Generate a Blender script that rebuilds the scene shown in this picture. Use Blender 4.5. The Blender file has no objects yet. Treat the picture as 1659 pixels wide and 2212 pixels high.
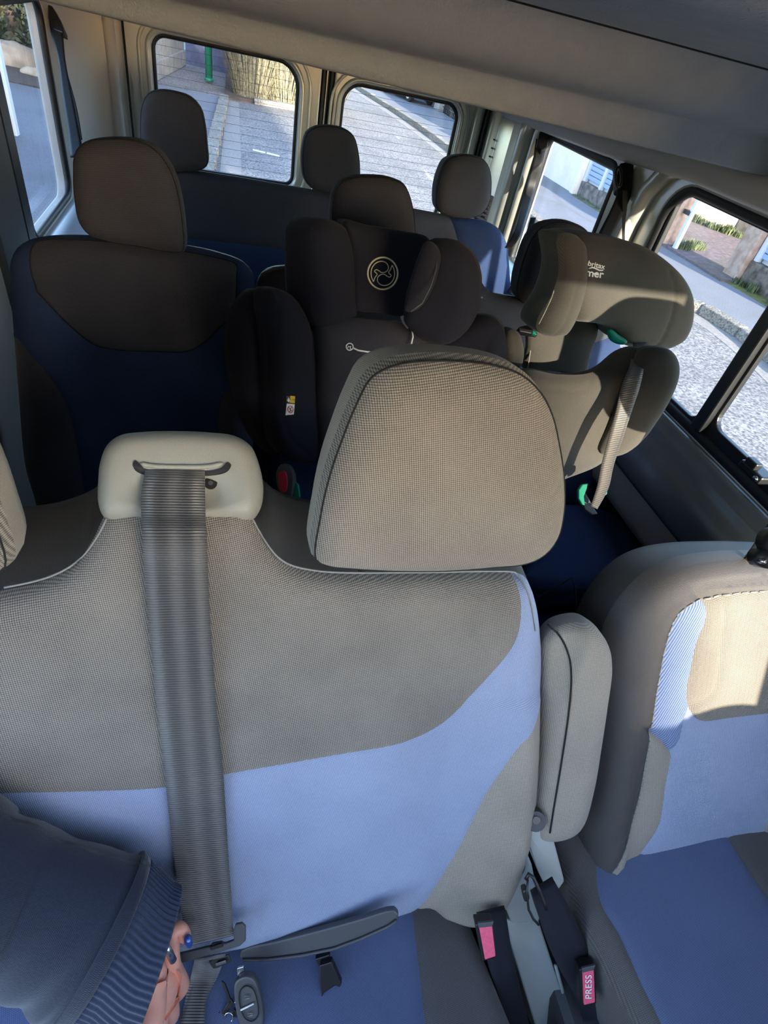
import bpy, bmesh, math, random
import numpy as np
from mathutils import Vector, Matrix, Quaternion
from mathutils.geometry import delaunay_2d_cdt
random.seed(7); np.random.seed(7)
scene = bpy.context.scene
COL = scene.collection

# ------------------------------------------------------------------ camera
CAMZ = 1.45
CC = (829.5, 1106.0); FPX = 1199.0
def _d(x, y):
    v = Vector((x - CC[0], y - CC[1], FPX)); return v.normalized()
_Y = _d(500, -44); _D = _d(500, 2450); _D = (_D - _Y * _D.dot(_Y)).normalized(); _X = _D.cross(_Y)
if _X.x < 0: _X = -_X
# rows: world axes expressed in camera space (x right, y down, z forward)
WX, WY, WZ = _X, _Y, -_D
cam_right = Vector((WX.x, WY.x, WZ.x)); cam_down = Vector((WX.y, WY.y, WZ.y)); cam_fwd = Vector((WX.z, WY.z, WZ.z))
cd = bpy.data.cameras.new('camera'); cam = bpy.data.objects.new('camera', cd); COL.objects.link(cam)
cd.sensor_fit = 'HORIZONTAL'; cd.sensor_width = 36.0; cd.lens = 36.0 * FPX / 1659.0
cd.clip_start = 0.02; cd.clip_end = 300
Mr = Matrix((cam_right, -cam_down, -cam_fwd)).transposed().to_4x4()
cam.matrix_world = Matrix.Translation((0, 0, CAMZ)) @ Mr
scene.camera = cam
EYE = Vector((0, 0, CAMZ))

# ------------------------------------------------------------------ light
SKY_STRENGTH = 0.47
w = bpy.data.worlds.new('sky'); scene.world = w; w.use_nodes = True
nt = w.node_tree; nt.nodes.clear()
out = nt.nodes.new('ShaderNodeOutputWorld'); bg = nt.nodes.new('ShaderNodeBackground')
sky = nt.nodes.new('ShaderNodeTexSky'); sky.sky_type = 'NISHITA'; sky.sun_disc = False
sky.sun_elevation = math.radians(15.7); sky.sun_rotation = math.radians(180 - 10.2); sky.altitude = 50
sky.air_density = 0.85; sky.dust_density = 0.7; sky.ozone_density = 1.0
wb = nt.nodes.new('ShaderNodeMixRGB'); wb.blend_type = 'MULTIPLY'; wb.inputs[0].default_value = 1.0; wb.inputs[2].default_value = (0.97, 1.0, 1.06, 1)   # camera white balance
nt.links.new(sky.outputs[0], wb.inputs[1]); nt.links.new(wb.outputs[0], bg.inputs[0]); bg.inputs[1].default_value = SKY_STRENGTH
nt.links.new(bg.outputs[0], out.inputs[0])
SUN_DIR = Vector((-0.18, 1.0, -0.285)).normalized()
sd = bpy.data.lights.new('sun', 'SUN'); sun = bpy.data.objects.new('sun', sd); COL.objects.link(sun)
sd.energy = 7.8; sd.angle = math.radians(0.7); sd.color = (1.0, 0.93, 0.80)
sun.rotation_mode = 'QUATERNION'; sun.rotation_quaternion = SUN_DIR.to_track_quat('-Z', 'Y')
sun.location = (4, -24, 8)
vs = scene.view_settings
vs.view_transform = 'Standard'; vs.look = 'None'; vs.gamma = 1.0; vs.use_curve_mapping = False
vs.exposure = 1.6

# ------------------------------------------------------------------ pixel -> point helpers (photo frame 1659 x 2212)
def ray(px, py):
    return cam_right * (px - CC[0]) + cam_down * (py - CC[1]) + cam_fwd * FPX
def on(px, py, ax, val):
    r = ray(px, py); return EYE + r * ((val - EYE[ax]) / r[ax])
def GY(Y, *pts): return [on(x, y, 1, Y) for x, y in pts]
def GX(X, *pts): return [on(x, y, 0, X) for x, y in pts]
def GZ(Z, *pts): return [on(x, y, 2, Z) for x, y in pts]
def dep(px, py, d):
    return EYE + ray(px, py) * (d / FPX)
def proj(p):
    q = Vector(p) - EYE; z = q.dot(cam_fwd); return (CC[0] + FPX * q.dot(cam_right) / z, CC[1] + FPX * q.dot(cam_down) / z)

# ------------------------------------------------------------------ materials
def lin(c):
    return tuple((v / 12.92 if v <= 0.04045 else ((v + 0.055) / 1.055) ** 2.4) for v in c)
def rgb(r, g, b): return lin((r / 255, g / 255, b / 255)) + (1,)
MATS = {}
class NT:
    def __init__(s, name):
        s.m = bpy.data.materials.new(name); s.m.use_nodes = True; s.t = s.m.node_tree
        s.b = s.t.nodes['Principled BSDF']; s.o = s.t.nodes['Material Output']
    def n(s, kind, **kw):
        x = s.t.nodes.new('ShaderNode' + kind)
        for k, v in kw.items():
            if k.startswith('i_'):
                x.inputs[int(k[2:])].default_value = v
            else: setattr(x, k, v)
        return x
    def l(s, a, b): s.t.links.new(a, b)
    def math(s, op, a, b=None):
        x = s.n('Math', operation=op)
        for i, v in enumerate((a, b)):
            if v is None: continue
            if isinstance(v, (int, float)): x.inputs[i].default_value = v
            else: s.l(v, x.inputs[i])
        return x.outputs[0]
def plain(name, col, rough=0.6, metal=0.0, spec=0.5, noise=0.0, nscale=40, bump=0.0, bscale=300, coat=0.0, sheen=0.0):
    k = NT(name); k.b.inputs['Base Color'].default_value = col; k.b.inputs['Roughness'].default_value = rough
    k.b.inputs['Metallic'].default_value = metal; k.b.inputs['Specular IOR Level'].default_value = spec
    if coat: k.b.inputs['Coat Weight'].default_value = coat
    if sheen: k.b.inputs['Sheen Weight'].default_value = sheen
    tcn = k.n('TexCoord')
    if noise:
        nz = k.n('TexNoise'); nz.inputs['Scale'].default_value = nscale; nz.inputs['Detail'].default_value = 6
        k.l(tcn.outputs['Object'], nz.inputs['Vector'])
        mx = k.n('MixRGB', blend_type='MULTIPLY'); mx.inputs[0].default_value = 1.0; mx.inputs[1].default_value = col
        rp = k.n('ValToRGB'); rp.color_ramp.elements[0].position = 0.3; rp.color_ramp.elements[1].position = 0.7
        a = 1 - noise; rp.color_ramp.elements[0].color = (a, a, a, 1); rp.color_ramp.elements[1].color = (1 + noise * .4,) * 3 + (1,)
        k.l(nz.outputs['Fac'], rp.inputs[0]); k.l(rp.outputs[0], mx.inputs[2]); k.l(mx.outputs[0], k.b.inputs['Base Color'])
    if bump:
        nb = k.n('TexNoise'); nb.inputs['Scale'].default_value = bscale; nb.inputs['Detail'].default_value = 3
        k.l(tcn.outputs['Object'], nb.inputs['Vector'])
        bp = k.n('Bump'); bp.inputs['Strength'].default_value = bump; bp.inputs['Distance'].default_value = 0.002
        k.l(nb.outputs['Fac'], bp.inputs['Height']); k.l(bp.outputs[0], k.b.inputs['Normal'])
    MATS[name] = k.m; return k.m
def cloth(name, c1, c2, pitch=0.0030, depth=0.6, rough=0.95, sheen=0.15, ribs=False, ang=0.0, fuzz=0.25):
    """woven cloth: crossed threads from the panel's own UV (metres)"""
    k = NT(name); k.b.inputs['Roughness'].default_value = rough; k.b.inputs['Specular IOR Level'].default_value = 0.15
    k.b.inputs['Sheen Weight'].default_value = sheen; k.b.inputs['Sheen Roughness'].default_value = 0.5
    uv = k.n('UVMap'); mp = k.n('Mapping'); mp.inputs['Rotation'].default_value[2] = ang
    k.l(uv.outputs[0], mp.inputs[0]); s = k.n('SeparateXYZ'); k.l(mp.outputs[0], s.inputs[0])
    f = 2 * math.pi / pitch
    a = k.math('SINE', k.math('MULTIPLY', s.outputs[0], f)); b = k.math('SINE', k.math('MULTIPLY', s.outputs[1], f))
    h = k.math('MULTIPLY', a, b) if not ribs else a
    h01 = k.math('ADD', k.math('MULTIPLY', h, 0.5), 0.5)
    nz = k.n('TexNoise'); nz.inputs['Scale'].default_value = 260; nz.inputs['Detail'].default_value = 4; k.l(uv.outputs[0], nz.inputs['Vector'])
    nl = k.n('TexNoise'); nl.inputs['Scale'].default_value = 9; nl.inputs['Detail'].default_value = 4; k.l(uv.outputs[0], nl.inputs['Vector'])
    fac = k.math('ADD', k.math('MULTIPLY', h01, 1 - fuzz), k.math('MULTIPLY', nz.outputs['Fac'], fuzz))
    fac = k.math('ADD', fac, k.math('MULTIPLY', k.math('SUBTRACT', nl.outputs['Fac'], 0.5), 0.35))
    mx = k.n('MixRGB'); mx.inputs[1].default_value = c1; mx.inputs[2].default_value = c2; k.l(fac, mx.inputs[0])
    k.l(mx.outputs[0], k.b.inputs['Base Color'])
    bp = k.n('Bump'); bp.inputs['Strength'].default_value = depth; bp.inputs['Distance'].default_value = pitch * 0.3
    k.l(fac, bp.inputs['Height']); k.l(bp.outputs[0], k.b.inputs['Normal'])
    MATS[name] = k.m; return k.m
GREY = cloth('grey_cloth', rgb(54, 51, 46), rgb(172, 164, 152), 0.0034, depth=0.9, ang=0.6, fuzz=.15)
GREYD = cloth('grey_cloth_fine', rgb(98, 92, 83), rgb(184, 175, 161), 0.0030, ang=0.6, depth=.4)
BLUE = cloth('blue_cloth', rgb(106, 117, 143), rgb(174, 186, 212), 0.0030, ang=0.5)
GREYC_SHADED = cloth('grey_cushion_cloth_shaded', rgb(60, 58, 58), rgb(108, 105, 103), 0.0030, ang=0.6, depth=.4)  # grey seat cloth again, darkened: shade on the cushion edges is in the colour
BLUEC_SHADED = cloth('blue_cushion_cloth_shaded', rgb(62, 72, 98), rgb(106, 118, 150), 0.0030, ang=0.5, depth=.3)  # smoother cushion cloth, with the shade on the cushions put into its darker blue
BLUER = cloth('ribbed_blue_cloth', rgb(66, 80, 112), rgb(150, 170, 208), 0.0042, ang=0.45, ribs=True)
LEATHER = plain('charcoal_leatherette', rgb(72, 69, 67), 0.5, bump=0.5, bscale=900)
BLACKC = cloth('black_cloth', rgb(26, 27, 34), rgb(40, 41, 51), 0.002, depth=0.2, sheen=0.04)
DARKC = cloth('dark_grey_cloth', rgb(42, 42, 48), rgb(66, 65, 73), 0.0025, depth=0.3, sheen=0.1)
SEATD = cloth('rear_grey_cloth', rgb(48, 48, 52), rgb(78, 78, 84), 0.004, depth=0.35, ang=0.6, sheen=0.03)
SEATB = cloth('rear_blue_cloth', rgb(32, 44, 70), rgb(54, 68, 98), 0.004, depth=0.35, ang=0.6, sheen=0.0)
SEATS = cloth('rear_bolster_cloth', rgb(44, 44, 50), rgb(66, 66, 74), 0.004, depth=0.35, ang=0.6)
PALE = plain('pale_grey_plastic', rgb(150, 150, 138), 0.42, bump=0.25, bscale=700)
PILLAR = plain('pillar_grey_plastic', rgb(168, 172, 168), 0.5, bump=0.15, bscale=600)
BLACKP = plain('black_plastic', rgb(26, 26, 28), 0.4)
SILLM = plain('brushed_sill_paint', rgb(150, 150, 146), 0.27, metal=0.75)
DGREYP = plain('dark_grey_plastic', rgb(74, 75, 78), 0.42, bump=0.15, bscale=800)
RUBBER = plain('black_rubber_seal', rgb(14, 14, 16), 0.55)
PAINT = plain('metallic_paint', rgb(190, 188, 178), 0.28, metal=0.35, noise=0.05, nscale=12)
PAINTB = plain('grey_body_paint', rgb(170, 174, 182), 0.35, metal=0.25)
TRIMP = plain('moulded_trim_panel', rgb(182, 176, 170), 0.6, bump=0.2, bscale=500)
LINER = plain('felt_headliner', rgb(160, 166, 170), 0.95, spec=0.1, noise=0.06, nscale=25, bump=0.9, bscale=260)
CARPET = plain('dark_carpet', rgb(34, 34, 36), 0.95, spec=0.1, bump=0.6, bscale=500)
CHROME = plain('chrome_metal', rgb(200, 200, 205), 0.2, metal=1.0)
RED = plain('red_button_plastic', rgb(205, 40, 70), 0.35)
PINK = plain('worn_red_button_plastic', rgb(232, 95, 125), 0.4, noise=.15, nscale=200)
GREEN = plain('green_plastic', rgb(10, 140, 110), 0.4)
WHITE = plain('white_plastic', rgb(235, 235, 232), 0.5)
YEL = plain('yellow_print', rgb(235, 190, 30), 0.6)
THREAD = plain('seam_thread', rgb(140, 140, 136), 0.7)
DSEAM = plain('dark_seam', rgb(24, 23, 24), 0.9)
LOGO = plain('silver_thread', rgb(225, 215, 185), 0.5)
SKIN = plain('skin', rgb(232, 165, 140), 0.5, noise=.12, nscale=60)
SKIN.node_tree.nodes['Principled BSDF'].inputs['Subsurface Weight'].default_value = 0.15
SKIN.node_tree.nodes['Principled BSDF'].inputs['Subsurface Radius'].default_value = (0.012, 0.005, 0.003)
NAVY = cloth('navy_knit', rgb(14, 18, 28), rgb(40, 47, 64), 0.0022, depth=0.8, sheen=0.4, fuzz=.6)
NAVYR = cloth('navy_rib_knit', rgb(24, 31, 46), rgb(56, 66, 90), 0.0018, depth=0.4, sheen=0.4, fuzz=.5)
NAIL = plain('blue_nail_polish', rgb(30, 70, 150), 0.12, coat=1.0)
def webbing():
    k = NT('belt_webbing'); k.b.inputs['Sheen Weight'].default_value = 0.3; k.b.inputs['Roughness'].default_value = 0.35; k.b.inputs['Specular IOR Level'].default_value = 0.5
    uv = k.n('UVMap'); s = k.n('SeparateXYZ'); k.l(uv.outputs[0], s.inputs[0])
    a = k.math('SINE', k.math('MULTIPLY', s.outputs[1], 2 * math.pi / 0.0032))
    st = k.math('SINE', k.math('MULTIPLY', s.outputs[0], 2 * math.pi / 0.026))
    mx = k.n('MixRGB'); mx.inputs[1].default_value = rgb(46, 45, 44); mx.inputs[2].default_value = rgb(108, 105, 100)
    f = k.math('ADD', k.math('MULTIPLY', a, 0.3), k.math('ADD', 0.42, k.math('MULTIPLY', st, 0.22)))
    k.l(f, mx.inputs[0]); k.l(mx.outputs[0], k.b.inputs['Base Color'])
    bp = k.n('Bump'); bp.inputs['Strength'].default_value = 0.5; bp.inputs['Distance'].default_value = 0.0008
    k.l(a, bp.inputs['Height']); k.l(bp.outputs[0], k.b.inputs['Normal']); MATS['web'] = k.m; return k.m
WEB = webbing()
WEBD = plain('black_belt_webbing', rgb(30, 29, 30), 0.6)
def glass(name, tint, refl=0.06):
    k = NT(name); k.t.nodes.remove(k.b)
    tr = k.n('BsdfTransparent'); tr.inputs[0].default_value = tint
    gl = k.n('BsdfGlossy'); gl.inputs['Roughness'].default_value = 0.02
    lw = k.n('LayerWeight'); lw.inputs[0].default_value = 0.5
    fc = k.math('ADD', k.math('MULTIPLY', k.math('POWER', lw.outputs['Facing'], 4.0), 0.35), 0.02)
    mx = k.n('MixShader'); k.l(fc, mx.inputs[0]); k.l(tr.outputs[0], mx.inputs[1]); k.l(gl.outputs[0], mx.inputs[2])
    k.l(mx.outputs[0], k.o.inputs[0]); MATS[name] = k.m; return k.m
GLASS = glass('window_glass', (0.93, 0.95, 0.95, 1))
SCREEN = glass('tinted_windscreen', (0.83, 0.80, 0.765, 1))
# outdoor materials
def ground(name, c1, c2, scale=60, c3=None, bump=0.4, patch=0.35, rough=0.9):
    k = NT(name); k.b.inputs['Roughness'].default_value = rough; k.b.inputs['Specular IOR Level'].default_value = 0.2
    t = k.n('TexCoord'); nz = k.n('TexNoise'); nz.inputs['Scale'].default_value = scale; nz.inputs['Detail'].default_value = 5
    k.l(t.outputs['Object'], nz.inputs['Vector']); rp = k.n('ValToRGB')
    rp.color_ramp.elements[0].position = 0.36; rp.color_ramp.elements[0].color = c1
    rp.color_ramp.elements[1].position = 0.66; rp.color_ramp.elements[1].color = c2
    k.l(nz.outputs['Fac'], rp.inputs[0])
    n2 = k.n('TexNoise'); n2.inputs['Scale'].default_value = 0.9; n2.inputs['Detail'].default_value = 5; n2.inputs['Distortion'].default_value = .6
    k.l(t.outputs['Object'], n2.inputs['Vector']); r2 = k.n('ValToRGB'); r2.color_ramp.elements[0].position = 0.45; r2.color_ramp.elements[1].position = 0.62
    k.l(n2.outputs['Fac'], r2.inputs[0])
    mx = k.n('MixRGB', blend_type='MIX'); mx.inputs[2].default_value = c3 or c1
    k.l(k.math('MULTIPLY', r2.outputs[0], patch), mx.inputs[0]); k.l(rp.outputs[0], mx.inputs[1]); k.l(mx.outputs[0], k.b.inputs['Base Color'])
    bp = k.n('Bump'); bp.inputs['Strength'].default_value = bump; bp.inputs['Distance'].default_value = 0.01
    k.l(nz.outputs['Fac'], bp.inputs['Height']); k.l(bp.outputs[0], k.b.inputs['Normal']); MATS[name] = k.m; return k.m
ASPH = ground('road_asphalt', rgb(88, 86, 86), rgb(158, 152, 147), 38, rgb(84, 82, 82))
PAVE = ground('pavement_asphalt', rgb(108, 108, 114), rgb(130, 130, 135), 70, rgb(98, 102, 98), patch=.4)
KERBM = ground('kerb_stone', rgb(100, 95, 87), rgb(158, 150, 138), 45, bump=1)
GUTTER = ground('gutter_concrete', rgb(130, 124, 118), rgb(150, 143, 136), 30)
WALLB = ground('beige_render', rgb(232, 216, 196), rgb(238, 224, 206), 10, rgb(226, 208, 188), bump=.1)
STONEW = ground('rough_low_wall', rgb(84, 74, 66), rgb(140, 126, 112), 9, rgb(70, 62, 58), bump=.8)
ORANGE = ground('weathered_pillar', rgb(158, 128, 110), rgb(184, 160, 142), 12, bump=.4)
DIRT = ground('bare_dirt', rgb(98, 86, 88), rgb(120, 108, 108), 14, rgb(84, 84, 60), bump=.9)
DARKW = ground('dark_stone_wall', rgb(58, 56, 54), rgb(104, 100, 98), 6, bump=.8)
GARAGE = plain('blue_white_slat_paint', rgb(150, 168, 202), 0.45)
WHITEP = plain('white_paint', rgb(205, 206, 208), 0.5)
CONC = ground('concrete_block', rgb(140, 135, 128), rgb(164, 158, 150), 8, rgb(112, 108, 104), bump=.3)
BLUEW = ground('slate_blue_render', rgb(90, 92, 114), rgb(104, 106, 126), 12, bump=.3)
TEAL = plain('teal_paint', rgb(40, 120, 100), 0.45)
LEAFY = plain('dry_grass', rgb(150, 140, 112), 0.8, noise=.75, nscale=22)
LEAFG = plain('green_leaves', rgb(92, 100, 62), 0.7, noise=.7, nscale=16)
LEAFD = plain('dark_hedge_leaves', rgb(66, 70, 46), 0.7, noise=.6, nscale=6)
BROWN = plain('brown_leaf_litter', rgb(84, 68, 58), 0.9, noise=.4, nscale=5)
ROCK = ground('pale_rock', rgb(150, 132, 112), rgb(182, 164, 144), 5, bump=.8)
TYRE = plain('tyre_rubber', rgb(30, 30, 32), 0.8)
MOSS = plain('moss', rgb(104, 104, 44), 0.9, noise=.5, nscale=9)

# ------------------------------------------------------------------ objects
ORG = {}
def tag(o, label=None, cat=None, group=None, kind=None):
    if label: o['label'] = label
    if cat: o['category'] = cat
    if group: o['group'] = group
    if kind: o['kind'] = kind
    return o
def thing(name, label, cat, loc, group=None):
    o = bpy.data.objects.new(name, None); COL.objects.link(o); o.location = loc; o.empty_display_size = 0.05
    ORG[o.name] = Vector(loc); return tag(o, label, cat, group)
def obj(name, verts, faces, mat, parent=None, smooth=True, uvs=None, bevel=0, subsurf=0, fmat=None, mats=None, weld=False):
    org = ORG.get(parent.name, Vector((0, 0, 0))) if parent else Vector((0, 0, 0))
    if parent is None:
        c = Vector((0, 0, 0)); vv = [Vector(v) for v in verts]
        c = Vector([(min(v[i] for v in vv) + max(v[i] for v in vv)) / 2 for i in range(3)]); c.z = min(v.z for v in vv); org = c
    me = bpy.data.meshes.new(name)
    me.from_pydata([tuple(Vector(v) - org) for v in verts], [], [tuple(f) for f in faces]); me.update()
    for m in (mats or [mat]): me.materials.append(m)
    if fmat: 
        for p, i in zip(me.polygons, fmat): p.material_index = i
    if uvs is not None:
        ul = me.uv_layers.new(name='UVMap')
        for lp in me.loops: ul.data[lp.index].uv = uvs[lp.vertex_index]
    me.polygons.foreach_set('use_smooth', [bool(smooth)] * len(me.polygons))
    o = bpy.data.objects.new(name, me); COL.objects.link(o)
    if parent: o.parent = parent
    else: o.location = org
    ORG[o.name] = org
    if bevel:
        b = o.modifiers.new('bevel', 'BEVEL'); b.width = bevel; b.segments = 2; b.limit_method = 'ANGLE'; b.angle_limit = math.radians(35)
        if smooth:
            pass
    if subsurf:
        s = o.modifiers.new('sub', 'SUBSURF'); s.levels = s.render_levels = subsurf
    return o
def box_vf(lo, hi):
    x0, y0, z0 = lo; x1, y1, z1 = hi
    v = [(x0, y0, z0), (x1, y0, z0), (x1, y1, z0), (x0, y1, z0), (x0, y0, z1), (x1, y0, z1), (x1, y1, z1), (x0, y1, z1)]
    f = [(0, 3, 2, 1), (4, 5, 6, 7), (0, 1, 5, 4), (1, 2, 6, 5), (2, 3, 7, 6), (3, 0, 4, 7)]
    return v, f
def box(name, lo, hi, mat, parent=None, bevel=0.0, **k):
    v, f = box_vf(lo, hi); return obj(name, v, f, mat, parent, smooth=False, bevel=bevel, **k)
def prism(name, base, vec, mat, parent=None, bevel=0.0, smooth=False, **k):
    """polygon of 3-D points extruded by vec"""
    n = len(base); vec = Vector(vec); v = [Vector(p) for p in base] + [Vector(p) + vec for p in base]
    f = [tuple(range(n))[::-1], tuple(range(n, 2 * n))] + [(i, (i + 1) % n, n + (i + 1) % n, n + i) for i in range(n)]
    return obj(name, v, f, mat, parent, smooth=smooth, bevel=bevel, **k)
def tube_vf(pts, r, seg=8, closed=False, cap=True):
    pts = [Vector(p) for p in pts]; n = len(pts); V = []; F = []
    rr = r if isinstance(r, (list, tuple)) else [r] * n
    up = None
    for i, p in enumerate(pts):
        a = pts[(i - 1) % n] if (closed or i > 0) else p; b = pts[(i + 1) % n] if (closed or i < n - 1) else p
        t = (b - a).normalized()
        if up is None:
            up = t.orthogonal().normalized()
        up = (up - t * up.dot(t))
        up = up.normalized() if up.length > 1e-6 else t.orthogonal().normalized()
        s = t.cross(up)
        for k in range(seg):
            an = 2 * math.pi * k / seg; V.append(p + (up * math.cos(an) + s * math.sin(an)) * rr[i])
    m = n if closed else n - 1
    for i in range(m):
        for k in range(seg):
            a = i * seg + k; b = i * seg + (k + 1) % seg; j = (i + 1) % n
            F.append((a, b, j * seg + (k + 1) % seg, j * seg + k))
    if cap and not closed:
        F.append(tuple(range(seg))[::-1]); F.append(tuple(range((n - 1) * seg, n * seg)))
    return V, F
def tube(name, pts, r, mat, parent=None, seg=8, closed=False, **k):
    v, f = tube_vf(pts, r, seg, closed); return obj(name, v, f, mat, parent, **k)
def join(parts):
    V = []; F = []
    for v, f in parts:
        n = len(V); V += list(v); F += [tuple(i + n for i in q) for q in f]
    return V, F
def cyl_vf(c, axis, r, h, seg=20, r2=None):
    c = Vector(c); ax = Vector(axis).normalized(); return tube_vf([c, c + ax * h], [r, r2 if r2 is not None else r], seg)
def catmull(pts, step, closed=True):
    pts = [Vector(p) for p in pts]; n = len(pts); res = []
    m = n if closed else n - 1
    for i in range(m):
        p1 = pts[i]; p2 = pts[(i + 1) % n]
        p0 = pts[(i - 1) % n] if (closed or i > 0) else p1; p3 = pts[(i + 2) % n] if (closed or i < n - 2) else p2
        L = (p2 - p1).length; k = max(1, int(math.ceil(L / step)))
        d1 = max((p1 - p0).length, 1e-6) ** .5; d2 = max(L, 1e-6) ** .5; d3 = max((p3 - p2).length, 1e-6) ** .5
        # centripetal tangents
        m1 = ((p1 - p0) / d1 - (p2 - p0) / (d1 + d2) + (p2 - p1) / d2) * d2 if (p1 - p0).length > 1e-6 else (p2 - p1)
        m2 = ((p2 - p1) / d2 - (p3 - p1) / (d2 + d3) + (p3 - p2) / d3) * d2 if (p3 - p2).length > 1e-6 else (p2 - p1)
        for j in range(k):
            t = j / k; a = 2 * t**3 - 3 * t**2 + 1; b = t**3 - 2 * t**2 + t; c = -2 * t**3 + 3 * t**2; e = t**3 - t**2
            res.append(p1 * a + m1 * b + p2 * c + m2 * e)
    if not closed: res.append(pts[-1].copy())
    return res
class Frame:
    """a cushion plane: O on it, U sideways, V up along it, W towards its front"""
    def __init__(s, O, yaw=0.0, pitch=0.0, roll=0.0):
        s.O = Vector(O)
        R = Matrix.Rotation(math.radians(yaw), 3, 'Z') @ Matrix.Rotation(math.radians(-pitch), 3, 'X') @ Matrix.Rotation(math.radians(roll), 3, 'Y')
        s.U = R @ Vector((1, 0, 0)); s.V = R @ Vector((0, 0, 1)); s.W = R @ Vector((0, -1, 0))
    def px(s, x, y, w=0.0):
        r = ray(x, y); O = s.O + s.W * w; t = (O - EYE).dot(s.W) / r.dot(s.W); p = EYE + r * t - s.O
        return Vector((p.dot(s.U), p.dot(s.V)))
    def pxs(s, pts, w=0.0): return [s.px(x, y, w) for x, y in pts]
    def at(s, u, v, w=0.0): return s.O + s.U * u + s.V * v + s.W * w
def seg_dist(P, poly, closed=True):
    P = np.asarray(P); A = np.array([tuple(q)[:2] for q in poly]); B = np.roll(A, -1, 0) if closed else A[1:]
    if not closed: A = A[:-1]
    best = np.full(len(P), 1e9)
    for a, b in zip(A, B):
        d = b - a; L = d @ d
        if L < 1e-14: continue
        t = np.clip(((P - a) @ d) / L, 0, 1); q = a + t[:, None] * d
        best = np.minimum(best, np.hypot(*(P - q).T))
    return best
def inside(P, poly):
    P = np.asarray(P); x, y = P[:, 0], P[:, 1]; r = np.zeros(len(P), bool); n = len(poly)
    for i in range(n):
        x1, y1 = poly[i][0], poly[i][1]; x2, y2 = poly[(i + 1) % n][0], poly[(i + 1) % n][1]
        if y1 == y2: continue
        c = ((y1 > y) != (y2 > y)) & (x < (x2 - x1) * (y - y1) / (y2 - y1) + x1); r ^= c
    return r
def ensure_ccw(p):
    a = sum(p[i][0] * p[(i + 1) % len(p)][1] - p[(i + 1) % len(p)][0] * p[i][1] for i in range(len(p)))
    return p if a > 0 else p[::-1]
def offset_in(poly, d):
    n = len(poly); res = []
    for i in range(n):
        a, b, c = poly[(i - 1) % n], poly[i], poly[(i + 1) % n]; t = (c - a)
        if t.length < 1e-9: res.append(b); continue
        t.normalize(); res.append(Vector((b.x - t.y * d, b.y + t.x * d)))
    return res
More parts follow.
